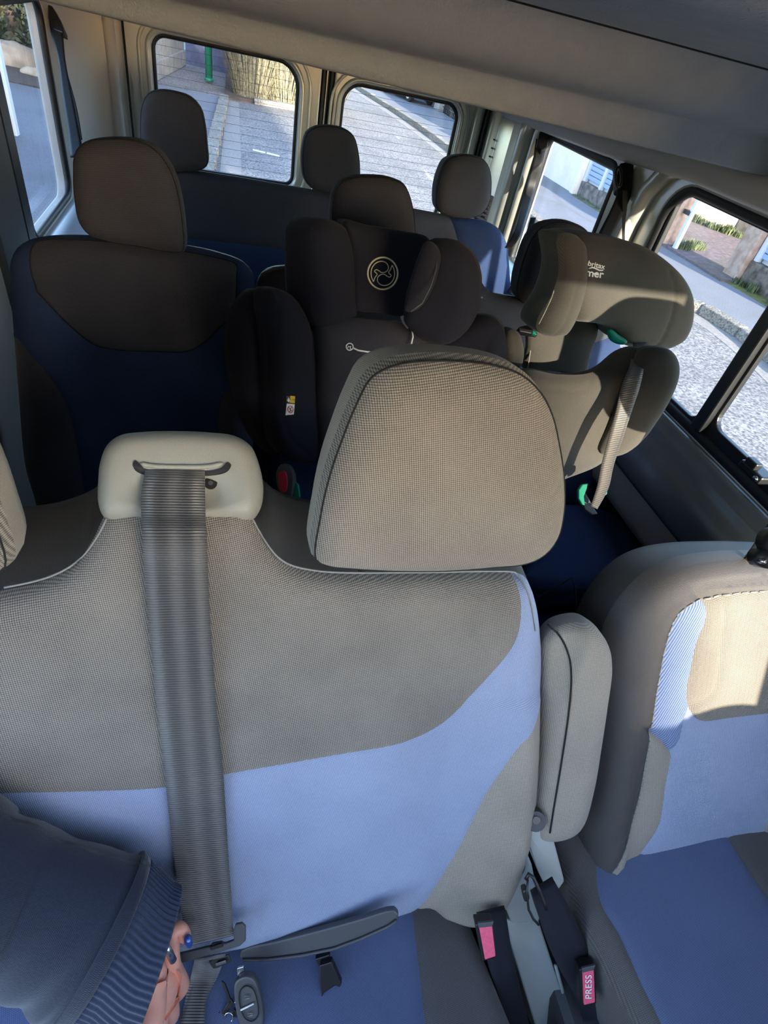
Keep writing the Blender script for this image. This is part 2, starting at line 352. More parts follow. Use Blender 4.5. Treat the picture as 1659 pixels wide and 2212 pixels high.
def pad(fr, outline, T=0.04, r=0.04, D=0.06, zones=None, base=('front_panel', None), side=('side_panel', None), parent=None,
        step=0.012, puff=0.0, seams=(), seamw=0.006, seamd=0.006, fn=None, rim=True, ostep=None, rawpx=True, ow=0.0, zw=None, sideinset=0.3, extra=None, smooth_out=True, kind=None, lift=0.0):
    """an upholstered cushion: domed front made of the zones' panels, a side wall and a back.
    outline / zones / seams are traced in photo pixels on the cushion's own plane when rawpx."""
    zw = T if zw is None else zw
    cv = (lambda P, w_: fr.pxs(P, w_)) if rawpx else (lambda P, w_: [Vector(q) for q in P])
    O2 = ensure_ccw(cv(outline, ow)); os_ = ostep or step
    ol = [Vector((q.x, q.y)) for q in (catmull([Vector((q.x, q.y, 0)) for q in O2], os_) if smooth_out else [Vector((q.x, q.y, 0)) for q in O2])]
    zl = []
    for zname, zmat, zpoly in (zones or []):
        z2 = catmull([Vector((q.x, q.y, 0)) for q in cv(zpoly, zw)], os_); zl.append((zname, zmat, [Vector((q.x, q.y)) for q in z2]))
    sl = [[Vector((q.x, q.y)) for q in catmull([Vector((q.x, q.y, 0)) for q in cv(s_, zw)], os_, False)] for s_ in seams]
    xs = [p.x for p in ol]; ys = [p.y for p in ol]
    g = []
    ny = int((max(ys) - min(ys)) / (step * .866)) + 1; nx = int((max(xs) - min(xs)) / step) + 1
    for j in range(ny + 1):
        for i in range(nx + 1):
            g.append((min(xs) + (i + (j % 2) * .5) * step, min(ys) + j * step * .866))
    for k_ in (0.12, 0.35, 0.65): g += [tuple(q) for q in offset_in(ol, r * k_)]
    G = np.array(g); ins = inside(G, ol); d = seg_dist(G, ol); keep = ins & (d > min(r * .08, step * .3))
    n0 = len(G) - 3 * len(ol)
    idx = np.arange(len(G)); keep &= ~((idx < n0) & (d < r * 0.75) & (r > step))
    G = G[keep]
    verts = [tuple(p) for p in ol]; edges = [(i, (i + 1) % len(ol)) for i in range(len(ol))]
    lines = []
    for _, _, zp in zl:
        s0 = len(verts); verts += [tuple(p) for p in zp]; edges += [(s0 + i, s0 + (i + 1) % len(zp)) for i in range(len(zp))]; lines.append((zp, True))
    for sp in sl:
        s0 = len(verts); verts += [tuple(p) for p in sp]; edges += [(s0 + i, s0 + i + 1) for i in range(len(sp) - 1)]; lines.append((sp, False))
    if lines and len(G):
        dd = np.min([seg_dist(G, l_, c_) for l_, c_ in lines], 0); G = G[dd > step * .3]
        ex = []
        for l_, c_ in lines:
            for sgn in (-1, 1): ex += [tuple(q) for q in offset_in(l_, sgn * seamw)]
        ex = np.array(ex); ex = ex[inside(ex, ol)]
        if len(ex):
            dd = np.min([seg_dist(ex, l_, c_) for l_, c_ in lines], 0); ex = ex[dd > seamw * .8]
            G = np.vstack([G, ex]) if len(ex) else G
    verts += [tuple(p) for p in G]
    V, E, F, _, _, _ = delaunay_2d_cdt([Vector(v) for v in verts], edges, [], 0, 1e-6)
    V = np.array([tuple(v) for v in V]); cen = np.array([V[list(f)].mean(0) for f in F])
    okf = inside(cen, ol)
    def height(P):
        P = np.asarray(P); d = seg_dist(P, ol); s_ = np.clip(d / r, 0, 1); h = T * np.sqrt(np.clip(1 - (1 - s_) ** 2, 0, 1))
        if puff: h = h + puff * (1 - np.exp(-(d / (4 * r)) ** 2))
        for l_, c_ in lines: h = h - seamd * np.exp(-(seg_dist(P, l_, c_) / seamw) ** 2) * np.clip(d / r * 3, 0, 1)
        if fn: h = h + np.array([fn(p[0], p[1]) for p in P]) * np.clip(d / r, 0, 1)
        return h
    H = height(V)
    zid = np.full(len(F), -1)
    for zi, (_, _, zp) in enumerate(zl):
        ii = inside(cen, zp) & (zid == -1); zid[ii] = zi
    res = {}
    for zi in range(-1, len(zl)):
        nm, mt = base if zi < 0 else zl[zi][:2]
        fs = [F[k_] for k_ in range(len(F)) if okf[k_] and zid[k_] == zi]
        if not fs: continue
        par = {}
        def find(a):
            while par.setdefault(a, a) != a: par[a] = par[par[a]]; a = par[a]
            return a
        for f in fs:
            for b_ in f[1:]: par[find(b_)] = find(f[0])
        comps = {}
        for f in fs: comps.setdefault(find(f[0]), []).append(f)
        comps = sorted((c for c in comps.values() if len(c) > 5), key=len, reverse=True)
        for fs in comps[1:]:
            used = sorted({i for f in fs for i in f}); mp = {a: b for b, a in enumerate(used)}
            vv = [fr.at(V[a][0], V[a][1], H[a]) for a in used]; ff = [tuple(mp[i] for i in f) for f in fs]; a, b, c = ff[0][:3]
            if (vv[b] - vv[a]).cross(vv[c] - vv[a]).dot(fr.W) < 0: ff = [f[::-1] for f in ff]
            obj(nm, vv, ff, mt, parent, uvs=[tuple(V[a]) for a in used])
        fs = comps[0]
        used = sorted({i for f in fs for i in f}); mp = {a: b for b, a in enumerate(used)}
        vv = [fr.at(V[a][0], V[a][1], H[a]) for a in used]
        ff = [tuple(mp[i] for i in f) for f in fs]
        # make them face W
        a, b, c = ff[0][:3]; 
        if (vv[b] - vv[a]).cross(vv[c] - vv[a]).dot(fr.W) < 0: ff = [f[::-1] for f in ff]
        res[nm + str(zi)] = obj(nm, vv, ff, mt, parent, uvs=[tuple(V[a]) for a in used])
    # side wall and back
    n = len(ol); rings = [(0.0, 0.0), (0.0, -D * .5), (r * sideinset * .3, -D * .85), (r * sideinset, -D)]
    vv = []; uv = []; per = 0; cum = [0]
    for i in range(n): cum.append(cum[-1] + (ol[(i + 1) % n] - ol[i]).length)
    for ins_, w_ in rings:
        q = offset_in(ol, ins_) if ins_ else ol
        ym = max(o.y for o in ol); yl = ym - .25
        for i, p in enumerate(q): vv.append(fr.at(p.x, p.y - w_ * lift * min(1, max(0, (ol[i].y - yl) / .08)) * min(1, max(0, (ym - .02 - ol[i].y) / .05)), w_)); uv.append((cum[i], w_))
    ff = []
    for k_ in range(len(rings) - 1):
        for i in range(n): ff.append((k_ * n + i, k_ * n + (i + 1) % n, (k_ + 1) * n + (i + 1) % n, (k_ + 1) * n + i))
    ff.append(tuple((len(rings) - 1) * n + i for i in range(n)))
    ff = [f[::-1] for f in ff]
    nm, mt = side
    res['side'] = obj(nm, vv, ff, mt or base[1], parent, uvs=uv)
    res['height'] = height; res['outline'] = ol; res['frame'] = fr; res['lines'] = lines
    return res
def surf_line(res, pts_uv, lift=0.001):
    h = res['height']([tuple(p)[:2] for p in pts_uv]); fr = res['frame']
    return [fr.at(p[0], p[1], hh + lift) for p, hh in zip(pts_uv, h)]
def stitch(res, pxs, mat, parent, name='seam', rad=0.0011, w=None, dashed=0.0, closed=False, lift=0.0008, step=0.006):
    """raised seam thread lying on a cushion"""
    fr = res['frame']; w = w if w is not None else 0.03
    uv = [Vector((q.x, q.y, 0)) for q in fr.pxs(pxs, w)]; cu = catmull(uv, step, closed); P = surf_line(res, cu, lift)
    if not dashed: return tube(name, P, rad, mat, parent, 6, closed)
    parts = []
    k = max(1, int(dashed / step))
    for i in range(0, len(P) - k, k + 1): parts.append(tube_vf(P[i:i + k + 1], rad, 5))
    v, f = join(parts); o = obj(name, v, f, mat, parent); return o
def plate(name, outer, holes, thick, to3, mat, parent=None, bevel=0.0, edge_mat=None, step=None, smooth=False):
    """flat panel with openings; outer/holes are 2-D loops, to3(u, v, w) maps into space"""
    verts = []; edges = []
    for lp in [outer] + holes:
        s0 = len(verts); verts += [Vector((p[0], p[1])) for p in lp]; edges += [(s0 + i, s0 + (i + 1) % len(lp)) for i in range(len(lp))]
    V, E, F, _, _, _ = delaunay_2d_cdt(verts, edges, [], 0, 1e-6)
    cen = np.array([np.mean([tuple(V[i]) for i in f], 0) for f in F]); ok = inside(cen, outer)
    for h in holes: ok &= ~inside(cen, h)
    F = [f for k_, f in enumerate(F) if ok[k_]]; n = len(V)
    vv = [to3(p.x, p.y, 0) for p in V] + [to3(p.x, p.y, thick) for p in V]
    ff = [tuple(f) for f in F] + [tuple(i + n for i in f)[::-1] for f in F]
    cnt = {}
    for f in F:
        for a, b in zip(f, f[1:] + f[:1]): cnt[(a, b)] = 1
    for (a, b) in list(cnt):
        if (b, a) not in cnt: ff.append((b, a, a + n, b + n))
    return obj(name, vv, ff, mat, parent, smooth=smooth, bevel=bevel)
def rrect(u0, v0, u1, v1, r, seg=6):
    pts = []
    rs = r if isinstance(r, (list, tuple)) else [r] * 4
    for (cx, cy, a0), q in zip(((u0, v0, 180), (u1, v0, 270), (u1, v1, 0), (u0, v1, 90)), rs):
        sx = 1 if cx == u0 else -1; sy = 1 if cy == v0 else -1
        for k in range(seg + 1):
            a = math.radians(a0 + 90 * k / seg); pts.append((cx + sx * q + q * math.cos(a), cy + sy * q + q * math.sin(a)))
    return pts
def ribbon(name, L, R, mat, parent=None, th=0.0015, nrm=None, kind=None):
    """belt webbing between a left and a right edge line"""
    n = len(L); V = []; UV = []; d = 0
    for i in range(n):
        l, r_ = Vector(L[i]), Vector(R[i])
        if i: d += ((l + r_) / 2 - (Vector(L[i - 1]) + Vector(R[i - 1])) / 2).length
        j = min(i, n - 2); t = (Vector(L[j + 1]) - Vector(L[j])).normalized(); s = (r_ - l).normalized(); nn = t.cross(s).normalized()
        wd = (r_ - l).length
        for k in range(5):
            V.append(l.lerp(r_, k / 4) + nn * th / 2); UV.append((k / 4 * wd, d))
        for k in range(5):
            V.append(l.lerp(r_, 1 - k / 4) - nn * th / 2); UV.append(((1 - k / 4) * wd, d))
    F = []
    for i in range(n - 1):
        for k in range(10): F.append((i * 10 + k, i * 10 + (k + 1) % 10, (i + 1) * 10 + (k + 1) % 10, (i + 1) * 10 + k))
    F.append(tuple(range(10))[::-1]); F.append(tuple(range((n - 1) * 10, n * 10)))
    return obj(name, V, F, mat, parent, uvs=UV)
def pxribbon(name, rows, mat, parent=None, th=0.0015, dens=6):
    """rows: (xl, yl, xr, yr, depth_l, depth_r)"""
    L = [dep(a, b, e) for a, b, c, d, e, f in rows]; R = [dep(c, d, f) for a, b, c, d, e, f in rows]
    st = max((L[0] - L[-1]).length / (len(rows) * dens), 0.004)
    n = 0
    def samp(P):
        out_ = []
        m = len(P)
        for i in range(m - 1):
            for j in range(dens): out_.append((i, j / dens))
        return out_
    def cr(P):
        res = []
        for i in range(len(P) - 1):
            p0 = P[max(i - 1, 0)]; p1 = P[i]; p2 = P[i + 1]; p3 = P[min(i + 2, len(P) - 1)]
            for j in range(dens):
                t = j / dens; res.append(0.5 * ((2 * p1) + (p2 - p0) * t + (2 * p0 - 5 * p1 + 4 * p2 - p3) * t * t + (3 * p1 - p0 - 3 * p2 + p3) * t ** 3))
        res.append(P[-1]); return res
    return ribbon(name, cr(L), cr(R), mat, parent, th)
# ================================================================== STRUCTURE
XL, XR, YB = -0.50, 1.07, 2.67        # side walls and rear doors (the camera stands at x = 0, y = 0)
ZG = -0.55                            # street level
fl = box('floor', (XL - .03, -1.3, -0.05), (XR + .03, YB, 0.0), CARPET); tag(fl, kind='structure')
# ceiling: raised front liner, a cross beam, and the liner behind it
lineA = (1.05, CAMZ + 0.054); 
def beam_profile(t):     # t 0..1 from left to right; lower edge falls slightly towards the right wall
    zc = CAMZ - (0.071 + 0.028 * t)
    return [(-0.12, CAMZ + .046), (0.55, CAMZ + .049), (0.94, CAMZ + .050), (0.955, CAMZ + .044), (0.962, CAMZ + .026), (0.972, CAMZ + .006), (0.988, CAMZ - .010),
            (1.01, CAMZ - .022), (1.04, CAMZ - .030), (1.07, CAMZ - .035), (1.082, CAMZ - .040), (1.088, (CAMZ - .046) * .6 + zc * .4), (1.092, zc + .004), (1.102, zc), (1.12, zc + .004), (1.16, CAMZ - .03), (1.24, CAMZ + .03), (1.5, CAMZ + .05), (2.4, CAMZ + .03), (2.60, CAMZ - .04), (2.70, CAMZ - .10)]
XS = [XL - .02 + (XR - XL + .04) * i / 24 for i in range(25)]
V = []; F = []; m = 21
for i, x in enumerate(XS):
    t = (x + .13) / 1.2
    for (y, z) in beam_profile(t): V.append((x, y, z))
for i in range(24):
    for j in range(m - 1): a = i * m + j; F.append((a, a + 1, a + m + 1, a + m))
ce = obj('ceiling', V, F, LINER); tag(ce, kind='structure')
so = ce.modifiers.new('s', 'SOLIDIFY'); so.thickness = 0.02; so.offset = -1 if True else 1
# seam where the front liner meets the beam
tube('liner_seam', [(x, .948, CAMZ + .0475) for x in XS], 0.0022, DSEAM, ce, 6)
# outer roof skin keeps the sky out
rf = box('roof_panel', (XL - .06, -0.14, CAMZ + .085), (XR + .06, YB + .05, CAMZ + .10), PAINTB, ce)

# --- right wall
def TX(X, s=1): return lambda u, v, w: Vector((X + s * w, u, v))
zt, zb = 1.272, 0.838
holes_r = [rrect(1.655, 0.80, 2.185, 1.262, .05), rrect(0.14, 0.842, 1.405, 1.285, [.05, .05, .09, .05]), [(-.12, .90), (-.12, 1.36), (-.30, 1.36), (-.60, 1.05), (-.62, .90)]]
wr = plate('wall_right', [(-1.25, 0.0), (YB + .02, 0.0), (YB + .02, CAMZ + .06), (-0.26, CAMZ + .06), (-.72, 0.98), (-1.25, .96)], holes_r, 0.045, TX(XR), PAINT, bevel=0.006); tag(wr, kind='structure')
# --- left wall
holes_l = [rrect(1.715, 0.838, 2.20, 1.325, .05), [(.30, .30), (.30, 1.385), (-.30, 1.385), (-.60, 1.05), (-.62, .30)]]
wl = plate('wall_left', [(-1.25, 0.0), (YB + .02, 0.0), (YB + .02, CAMZ + .06), (-0.26, CAMZ + .06), (-.72, 0.98), (-1.25, .96)], holes_l, 0.045, TX(XL, -1), TRIMP, bevel=0.006); tag(wl, kind='structure')
# --- rear wall with the two door openings' windows
def TY(Y): return lambda u, v, w: Vector((u, Y + w, v))
wb = [rrect(-.275, .85, .252, 1.268, [.03, .04, .085, .05]), rrect(.418, .80, .908, 1.245, [.05, .05, .06, .075])]
DOORS = []
for i, (u0, u1, h) in enumerate(((XL - .05, 0.332, wb[0]), (0.384, XR + .05, wb[1]))):
    d = plate('door_%d' % (i + 1), [(u0, 0.0), (u1, 0.0), (u1, CAMZ + .05), (u0, CAMZ + .05)], [h], 0.05, TY(YB), PAINT, bevel=0.006); tag(d, kind='structure'); DOORS.append(d)
# centre gap with its rubber strips
g = box('trim_1', (0.330, YB + .02, 0.0), (0.386, YB + .045, CAMZ + .04), RUBBER); tag(g, kind='structure')
box('seal_strip', (0.336, YB + .004, 0.0), (0.349, YB + .02, CAMZ + .04), RUBBER, g, bevel=.004)
box('seal_strip', (0.367, YB + .004, 0.0), (0.379, YB + .02, CAMZ + .04), RUBBER, g, bevel=.004)
box('door_edge', (0.352, YB + .0, 0.0), (0.356, YB + .02, CAMZ + .04), PAINT, g)
def ring_tube(name, pts, r, mat, parent): return tube(name, pts, r, mat, parent, 10, True)
for i, (d, h) in enumerate(zip(DOORS, wb)):
    c = h
    P = ensure_ccw([Vector(p) for p in h])
    o1 = offset_in(P, -.012); o2 = offset_in(P, -.042); o3 = offset_in(P, .004)
    ring_tube('pressed_rib', [(p.x, YB - .002, p.y) for p in o1], .0085, PAINT, d)
    ring_tube('pressed_rib', [(p.x, YB - .001, p.y) for p in o2], .006, PAINT, d)
    ring_tube('window_seal', [(p.x, YB + .018, p.y) for p in o3], .009, RUBBER, d)
    us = [p.x for p in P]; vs_ = [p.y for p in P]
    win = box('window_%d' % (i + 1), (min(us) - .01, YB + .03, min(vs_) - .01), (max(us) + .01, YB + .034, max(vs_) + .01), GLASS); tag(win, kind='structure')
    for k in range(15):
        z = min(vs_) + .012 + k * .0285
        if z > max(vs_) - .01: break
        ins = .012 if z > max(vs_) - .05 else 0.0
        tube('heating_wire', [(min(us) + ins, YB + .028, z), (max(us) - ins * 3, YB + .028, z)], .0007, BLACKP, win, 4)
# bright sill under the left rear window
box('sill_strip', (-.26, YB - .012, .838), (.25, YB + .004, .852), WHITEP, DOORS[0], bevel=.002)
# pillar at the right rear corner: profile steps seen beside the right-hand window
cp = obj('trim_2', *[ [Vector((x, y, z)) for z in (0.0, CAMZ + .02) for (x, y) in ((.965, YB), (.968, YB - .03), (.985, YB - .04), (1.0, YB - .035), (1.006, YB - .004), (1.018, YB - .004), (1.022, YB - .05), (1.036, YB - .075), (1.055, YB - .09), (1.085, YB - .30), (1.13, YB - .31), (1.13, YB))],
    [(i, (i + 1) % 12, 12 + (i + 1) % 12, 12 + i) for i in range(12)] + [tuple(range(12))[::-1], tuple(range(12, 24))]], PAINT, bevel=.004); tag(cp, kind='structure')
box('door_seal', (1.004, YB - .055, 0.2), (1.016, YB - .02, CAMZ), RUBBER, cp, bevel=.003)
for z in (1.10, 1.13, 1.16, .98): tube('rivet', [(1.045, YB - .098, z), (1.045, YB - .088, z)], .003, BLACKP, cp, 8)
# rounded vertical rib between the right rear window and the rear corner
def rib(name, pts, r, mat, parent): return tube(name, pts, r, mat, parent, 12)
rib('pillar_rib', [(XR - .012, 2.30, .3), (XR - .012, 2.30, 1.22), (XR - .02, 2.27, 1.30)], .035, PAINT, wr)
rib('pillar_rib', [(XR - .004, 2.225, .3), (XR - .004, 2.225, 1.24), (XR - .006, 2.20, 1.30)], .02, PAINT, wr)
# ribs framing the sliding window
rib('pressed_rib', [tuple(p) for p in ([(XR - .004, 1.50, .80), (XR - .004, 1.49, 1.16), (XR - .004, 1.475, 1.24), (XR - .004, 1.43, 1.30), (XR - .004, 1.36, 1.328), (XR - .004, 1.1, 1.336), (XR - .004, .2, 1.345)])], .028, PAINT, wr)
rib('grab_recess', [(XR - .016, 1.485, 1.00), (XR - .022, 1.485, 1.03), (XR - .022, 1.483, 1.14), (XR - .016, 1.482, 1.17)], [.012, .018, .018, .012], TRIMP, wr)
# roof rail over the right windows
rib('roof_rail', [(XR - .03, 2.5, CAMZ - .175), (XR - .03, 1.7, CAMZ - .150), (XR - .03, 1.3, CAMZ - .125), (XR - .03, .2, CAMZ - .115)], .03, TRIMP, wr)
# window_3 : the fixed right rear window
w3 = box('window_3', (XR + .03, 1.63, .78), (XR + .034, 2.21, 1.29), GLASS); tag(w3, kind='structure')
P = ensure_ccw([Vector(p) for p in holes_r[0]]); ring_tube('window_seal', [(XR + .014, p.x, p.y) for p in offset_in(P, .006)], .018, RUBBER, w3)
# window_4 : sliding window with black frame, divider and latch
w4 = box('window_4', (XR + .03, .10, .82), (XR + .034, 1.44, 1.31), GLASS); tag(w4, kind='structure')
P = ensure_ccw([Vector(p) for p in holes_r[1]]); ring_tube('window_seal', [(XR + .014, p.x, p.y) for p in offset_in(P, .006)], .014, RUBBER, w4)
plate('sliding_frame', rrect(.16, .848, 1.39, 1.275, .04), [rrect(.22, .888, .905, 1.255, .03), rrect(.955, .868, 1.372, 1.262, .03)], .014, TX(XR + .012), BLACKP, w4, bevel=.003)
box('divider_bar', (XR - .004, .912, .86), (XR + .014, .948, 1.27), BLACKP, w4, bevel=.004)
lt = on(1625, 1015, 0, XR - .03)
lv, lf = box_vf((lt.x - .008, lt.y - .035, lt.z - .012), (lt.x + .03, lt.y + .03, lt.z + .006))
la = obj('window_latch', lv, lf, BLACKP, w4, smooth=False, bevel=.004)
box('latch_tab', (lt.x - .014, lt.y - .012, lt.z + .006), (lt.x + .004, lt.y + .018, lt.z + .022), BLACKP, la, bevel=.003)
tube('screw', [(lt.x - .012, lt.y - .024, lt.z - .004), (lt.x - .006, lt.y - .024, lt.z - .004)], .006, CHROME, la, 12)
# etched maker's stamp on the glass, tiny print
for k in range(4):
    p = on(1444 + k * 3, 866 + k * 5, 0, XR + .029); box('glass_print', (p.x, p.y - .006, p.z - .0006), (p.x + .0006, p.y + .004, p.z + .0006), DGREYP, w4)
# --- right sill : rolled metallic ledge under the sliding window, then a lower trim panel with screw cups
def sweep(name, prof_a, prof_b, n, mat, parent=None, kind=None):
    """loft between two profiles (lists of points)"""
    V = []; F = []; m = len(prof_a)
    for i in range(n + 1):
        t = i / n
        for a, b in zip(prof_a, prof_b): V.append(Vector(a).lerp(Vector(b), t))
    for i in range(n):
        for j in range(m - 1): q = i * m + j; F.append((q, q + 1, q + m + 1, q + m))
    return obj(name, V, F, mat, parent)
def yprof(Y, pts): return [(x, Y, z) for x, z in pts]
sp = [(XR + .02, .838), (XR - .004, .838), (XR - .012, .834), (XR - .016, .825), (XR - .030, .812), (XR - .034, .806), (XR - .036, .796), (XR - .046, .782), (XR - .060, .760), (XR - .070, .735), (XR - .076, .712), (XR - .080, .695), (XR - .078, .685), (XR - .064, .678), (XR - .058, .668), (XR - .056, .64), (XR - .050, .585), (XR - .044, .57), (XR + .01, .565)]
sill = sweep('baseboard_right', yprof(2.2, sp), yprof(0.2, sp), 20, SILLM); tag(sill, kind='structure')
sp2 = [(XR - .052, .672), (XR - .056, .60), (XR - .05, .575), (XR - .038, .57)]
sweep('lower_trim', yprof(2.2, [(x - .006, z) for x, z in sp2]), yprof(.2, [(x - .006, z) for x, z in sp2]), 8, TRIMP, sill)
for px_ in ((1400, 1042), (1475, 1130)):
    c = on(*px_, 0, XR - .062)
    tube('screw_cup', [c, c + Vector((.004, 0, 0))], .0095, DGREYP, sill, 16); tube('screw', [c - Vector((.0012, 0, 0)), c + Vector((.002, 0, 0))], .006, BLACKP, sill, 12)
box('lower_carpet', (XR - .03, -.2, 0), (XR - .002, 2.3, .575), CARPET, sill)
# --- left side
w5 = box('window_5', (XL - .034, 1.69, .82), (XL - .03, 2.22, 1.34), GLASS); tag(w5, kind='structure')
P = ensure_ccw([Vector(p) for p in holes_l[0]]); ring_tube('window_seal', [(XL - .010, p.x, p.y) for p in offset_in(P, .004)], .010, RUBBER, w5)
dv = box('door_pillar', (XL - .02, 1.635, 0.3), (XL + .006, 1.708, 1.42), BLACKP, wl, bevel=.01)
box('pillar_trim', (XL - .02, 1.42, .25), (XL + .012, 1.63, 1.42), DGREYP, wl, bevel=.02)
# ledge under the left window, pale and slightly reflective
lp_ = [(XL - .02, .832), (XL + .005, .832), (XL + .012, .826), (XL + .02, .812), (XL + .045, .806), (XL + .075, .800), (XL + .085, .79), (XL + .09, .70), (XL + .09, .3)]
lg = sweep('baseboard_left', yprof(1.55, lp_), yprof(2.6, lp_), 10, PAINTB); tag(lg, kind='structure')
# corner panel: bends from the left wall into the rear doors
cpn = [(XL - .005, 2.22), (XL + .004, 2.26), (XL + .006, 2.40), (XL + .012, 2.50), (XL + .03, 2.565), (XL + .06, 2.60), (XL + .088, 2.618), (XL + .10, 2.622), (XL + .118, 2.628), (XL + .13, 2.64), (XL + .134, 2.66), (XL + .134, 2.70)]
V = []; F = []
for z in (0.0, .8, 1.1, CAMZ + .04):
    for x, y in cpn: V.append((x, y, z))
for i in range(3):
    for j in range(11): a = i * 12 + j; F.append((a, a + 1, a + 13, a + 12))
ct = obj('trim_3', V, F, TRIMP); tag(ct, kind='structure')
tube('panel_rib', [(XL + .10, 2.618, .3), (XL + .10, 2.618, CAMZ - .02)], .018, TRIMP, ct, 12)
tube('panel_gap', [(XL + .142, 2.64, .3), (XL + .142, 2.64, CAMZ)], .004, RUBBER, ct, 8)
# ventilation grille low on the right rear corner
gv = thing('air_vent', 'grey slotted air vent low on the rear corner pillar, right of the back row headrest', 'air vent', (1.06, 2.52, .93))
P4 = [dep(x, y, 2.15) for x, y in ((1020, 400), (1068, 424), (1046, 500), (990, 480))]
nrm = (P4[1] - P4[0]).cross(P4[3] - P4[0]).normalized()
if nrm.dot(EYE - P4[0]) < 0: nrm = -nrm
prism('vent_plate', P4, -nrm * .012, DGREYP, gv, bevel=.003)
for k in range(7):
    t = k / 6.5; a = P4[1].lerp(P4[2], t * .8 + .17); dirv = (P4[0] - P4[1]).normalized()
    for m_ in range(2):
        s0 = a + dirv * (.006 + m_ * .026) + nrm * .0015
        tube('slot', [s0, s0 + dirv * .018], .0032, RUBBER, gv, 8)

# ---------------------------------------------------------------- cab (in front of and beside the camera)
for s_, X0 in ((0, XL), (1, XR)):
    a = Vector((X0, -.18, CAMZ + .02)); b = Vector((X0, -.72, .97))
    pl = tube('trim_%d' % (4 + s_), [a, a.lerp(b, .5), b], .04, DGREYP, None, 10); tag(pl, kind='structure')
ws = prism('window_7', [Vector((XL, -.20, CAMZ + .03)), Vector((XR, -.20, CAMZ + .03)), Vector((XR, -.76, .98)), Vector((XL, -.76, .98))], (0, -.004, .004), SCREEN); tag(ws, kind='structure')
hd = box('trim_6', (XL, -.24, CAMZ + .036), (XR, -.12, CAMZ + .08), LINER, bevel=.02); tag(hd, kind='structure')
# ================================================================== FRONT ROW
PFO = Vector((0, .17, .34)); pit = math.degrees(math.atan2(.30, .56))
PF = Frame(PFO, 0, pit)
bench = thing('front_bench', 'double front passenger bench in grey and blue cloth, its wide backrest facing the camera', 'car seat', (-.05, .2, 0))
RS = [(1130, 1243), (1150, 1285), (1163, 1400), (1160, 1500), (1156, 1600), (1150, 1690), (1138, 1780), (1118, 1850), (1088, 1918), (1050, 1962), (1005, 1984), (955, 1974), (918, 1950)]
Lft = PF.px(0, 1275); 
bo = [PF.px(*p) for p in [(205, 1158), (222, 1120), (250, 1085), (400, 1070), (530, 1085), (548, 1120), (572, 1168), (612, 1214), (680, 1234), (900, 1238), (1060, 1235)] + RS + [(850, 1968), (650, 2010), (520, 2035), (390, 2060), (200, 2105), (0, 2150)]]
q = [PF.px(0, 1275), PF.px(100, 1252), PF.px(160, 1220)]
lo = PF.px(0, 2150)
outl = [Vector((-.47, q[0].y + .002)), q[0], q[1], q[2]] + bo + [Vector((-.44, lo.y - .01)), Vector((-.475, lo.y + .08)), Vector((-.48, .30)), Vector((-.48, q[0].y - .06))]
def uvp(pts, w=.03): return PF.pxs(pts, w)
top_zone = uvp([(0, 1706), (150, 1701), (365, 1690), (480, 1665), (620, 1641), (750, 1619), (850, 1602), (905, 1584), (955, 1556), (1005, 1507), (1052, 1455), (1090, 1407), (1110, 1368), (1122, 1300), (1126, 1225)], .03)
top_zone += [Vector((top_zone[-1].x, .9)), Vector((-.62, .9)), Vector((-.62, top_zone[0].y))]
bol = uvp([(1200, 1480), (1158, 1530), (1110, 1582), (1075, 1640), (1040, 1702), (1000, 1790), (962, 1870), (928, 1935), (912, 1962), (905, 1990), (960, 2100), (1250, 2050), (1250, 1600)], .03)
R = pad(PF, outl, T=.03, r=.045, D=.12, lift=.68, zones=[('grey_panel', GREY, top_zone), ('side_bolster', GREYD, bol)], base=('blue_panel', BLUE), side=('leatherette_shell', LEATHER), parent=bench,
        step=.013, puff=.012, rawpx=False, seamw=.005, seamd=.003, fn=lambda u, v: .018 * max(0, (u - .26) / .12) ** 2 * (1 if v < .45 else .6) if u > .26 else 0)
benchR = R
SE = [(-20, 1276), (0, 1275), (100, 1252), (160, 1218), (203, 1158), (222, 1122)]
stitch(R, [(0, 1278), (100, 1256), (160, 1224), (206, 1164), (224, 1128)], THREAD, bench, rad=.0013)
stitch(R, [(545, 1128), (570, 1174), (610, 1220), (680, 1240), (900, 1244), (1060, 1241), (1110, 1241), (1130, 1250), (1144, 1290), (1154, 1360)], THREAD, bench, rad=.0013)
# headrests
HP = Frame((.21, .44, CAMZ - .505), 0, math.degrees(math.atan2(.055, .24)))
hr_out = [(672, 1196), (680, 1100), (700, 1010), (727, 930), (755, 860), (788, 800), (838, 772), (900, 762), (980, 762), (1060, 772), (1118, 793), (1160, 832), (1186, 882), (1202, 950), (1212, 1020), (1212, 1090), (1198, 1150), (1168, 1188), (1128, 1208), (1050, 1217), (950, 1224), (850, 1224), (760, 1219), (700, 1212)]
def headrest(fr, outline, parent, mat, smat, T=.035, r=.05, D=.055, step=.012, seam=True, puff=.01, name='headrest', ow=0.0, posts=True, seamm=None):
    h = bpy.data.objects.new(name, None)
    R_ = pad(fr, outline, T=T, r=r, D=D, base=(name, mat), side=('headrest_shell', smat), parent=parent, step=step, puff=puff, ow=ow, zw=T * .7)
    if seam:
        fr2 = R_['frame']; ol_ = R_['outline']
        P_ = offset_in(ol_, r * .10); tube('piping', surf_line(R_, P_, .0005), .0012, seamm or DSEAM, parent, 5, True)
    if posts:
        us = [p.x for p in R_['outline']]; vmin = min(p.y for p in R_['outline']); cu = (min(us) + max(us)) / 2; wd = (max(us) - min(us)) * .25
        for s in (-1, 1): tube('headrest_post', [fr.at(cu + s * wd, vmin + .03, -.03), fr.at(cu + s * wd, vmin - .05, -.05)], .006, CHROME, parent, 8)
    return R_
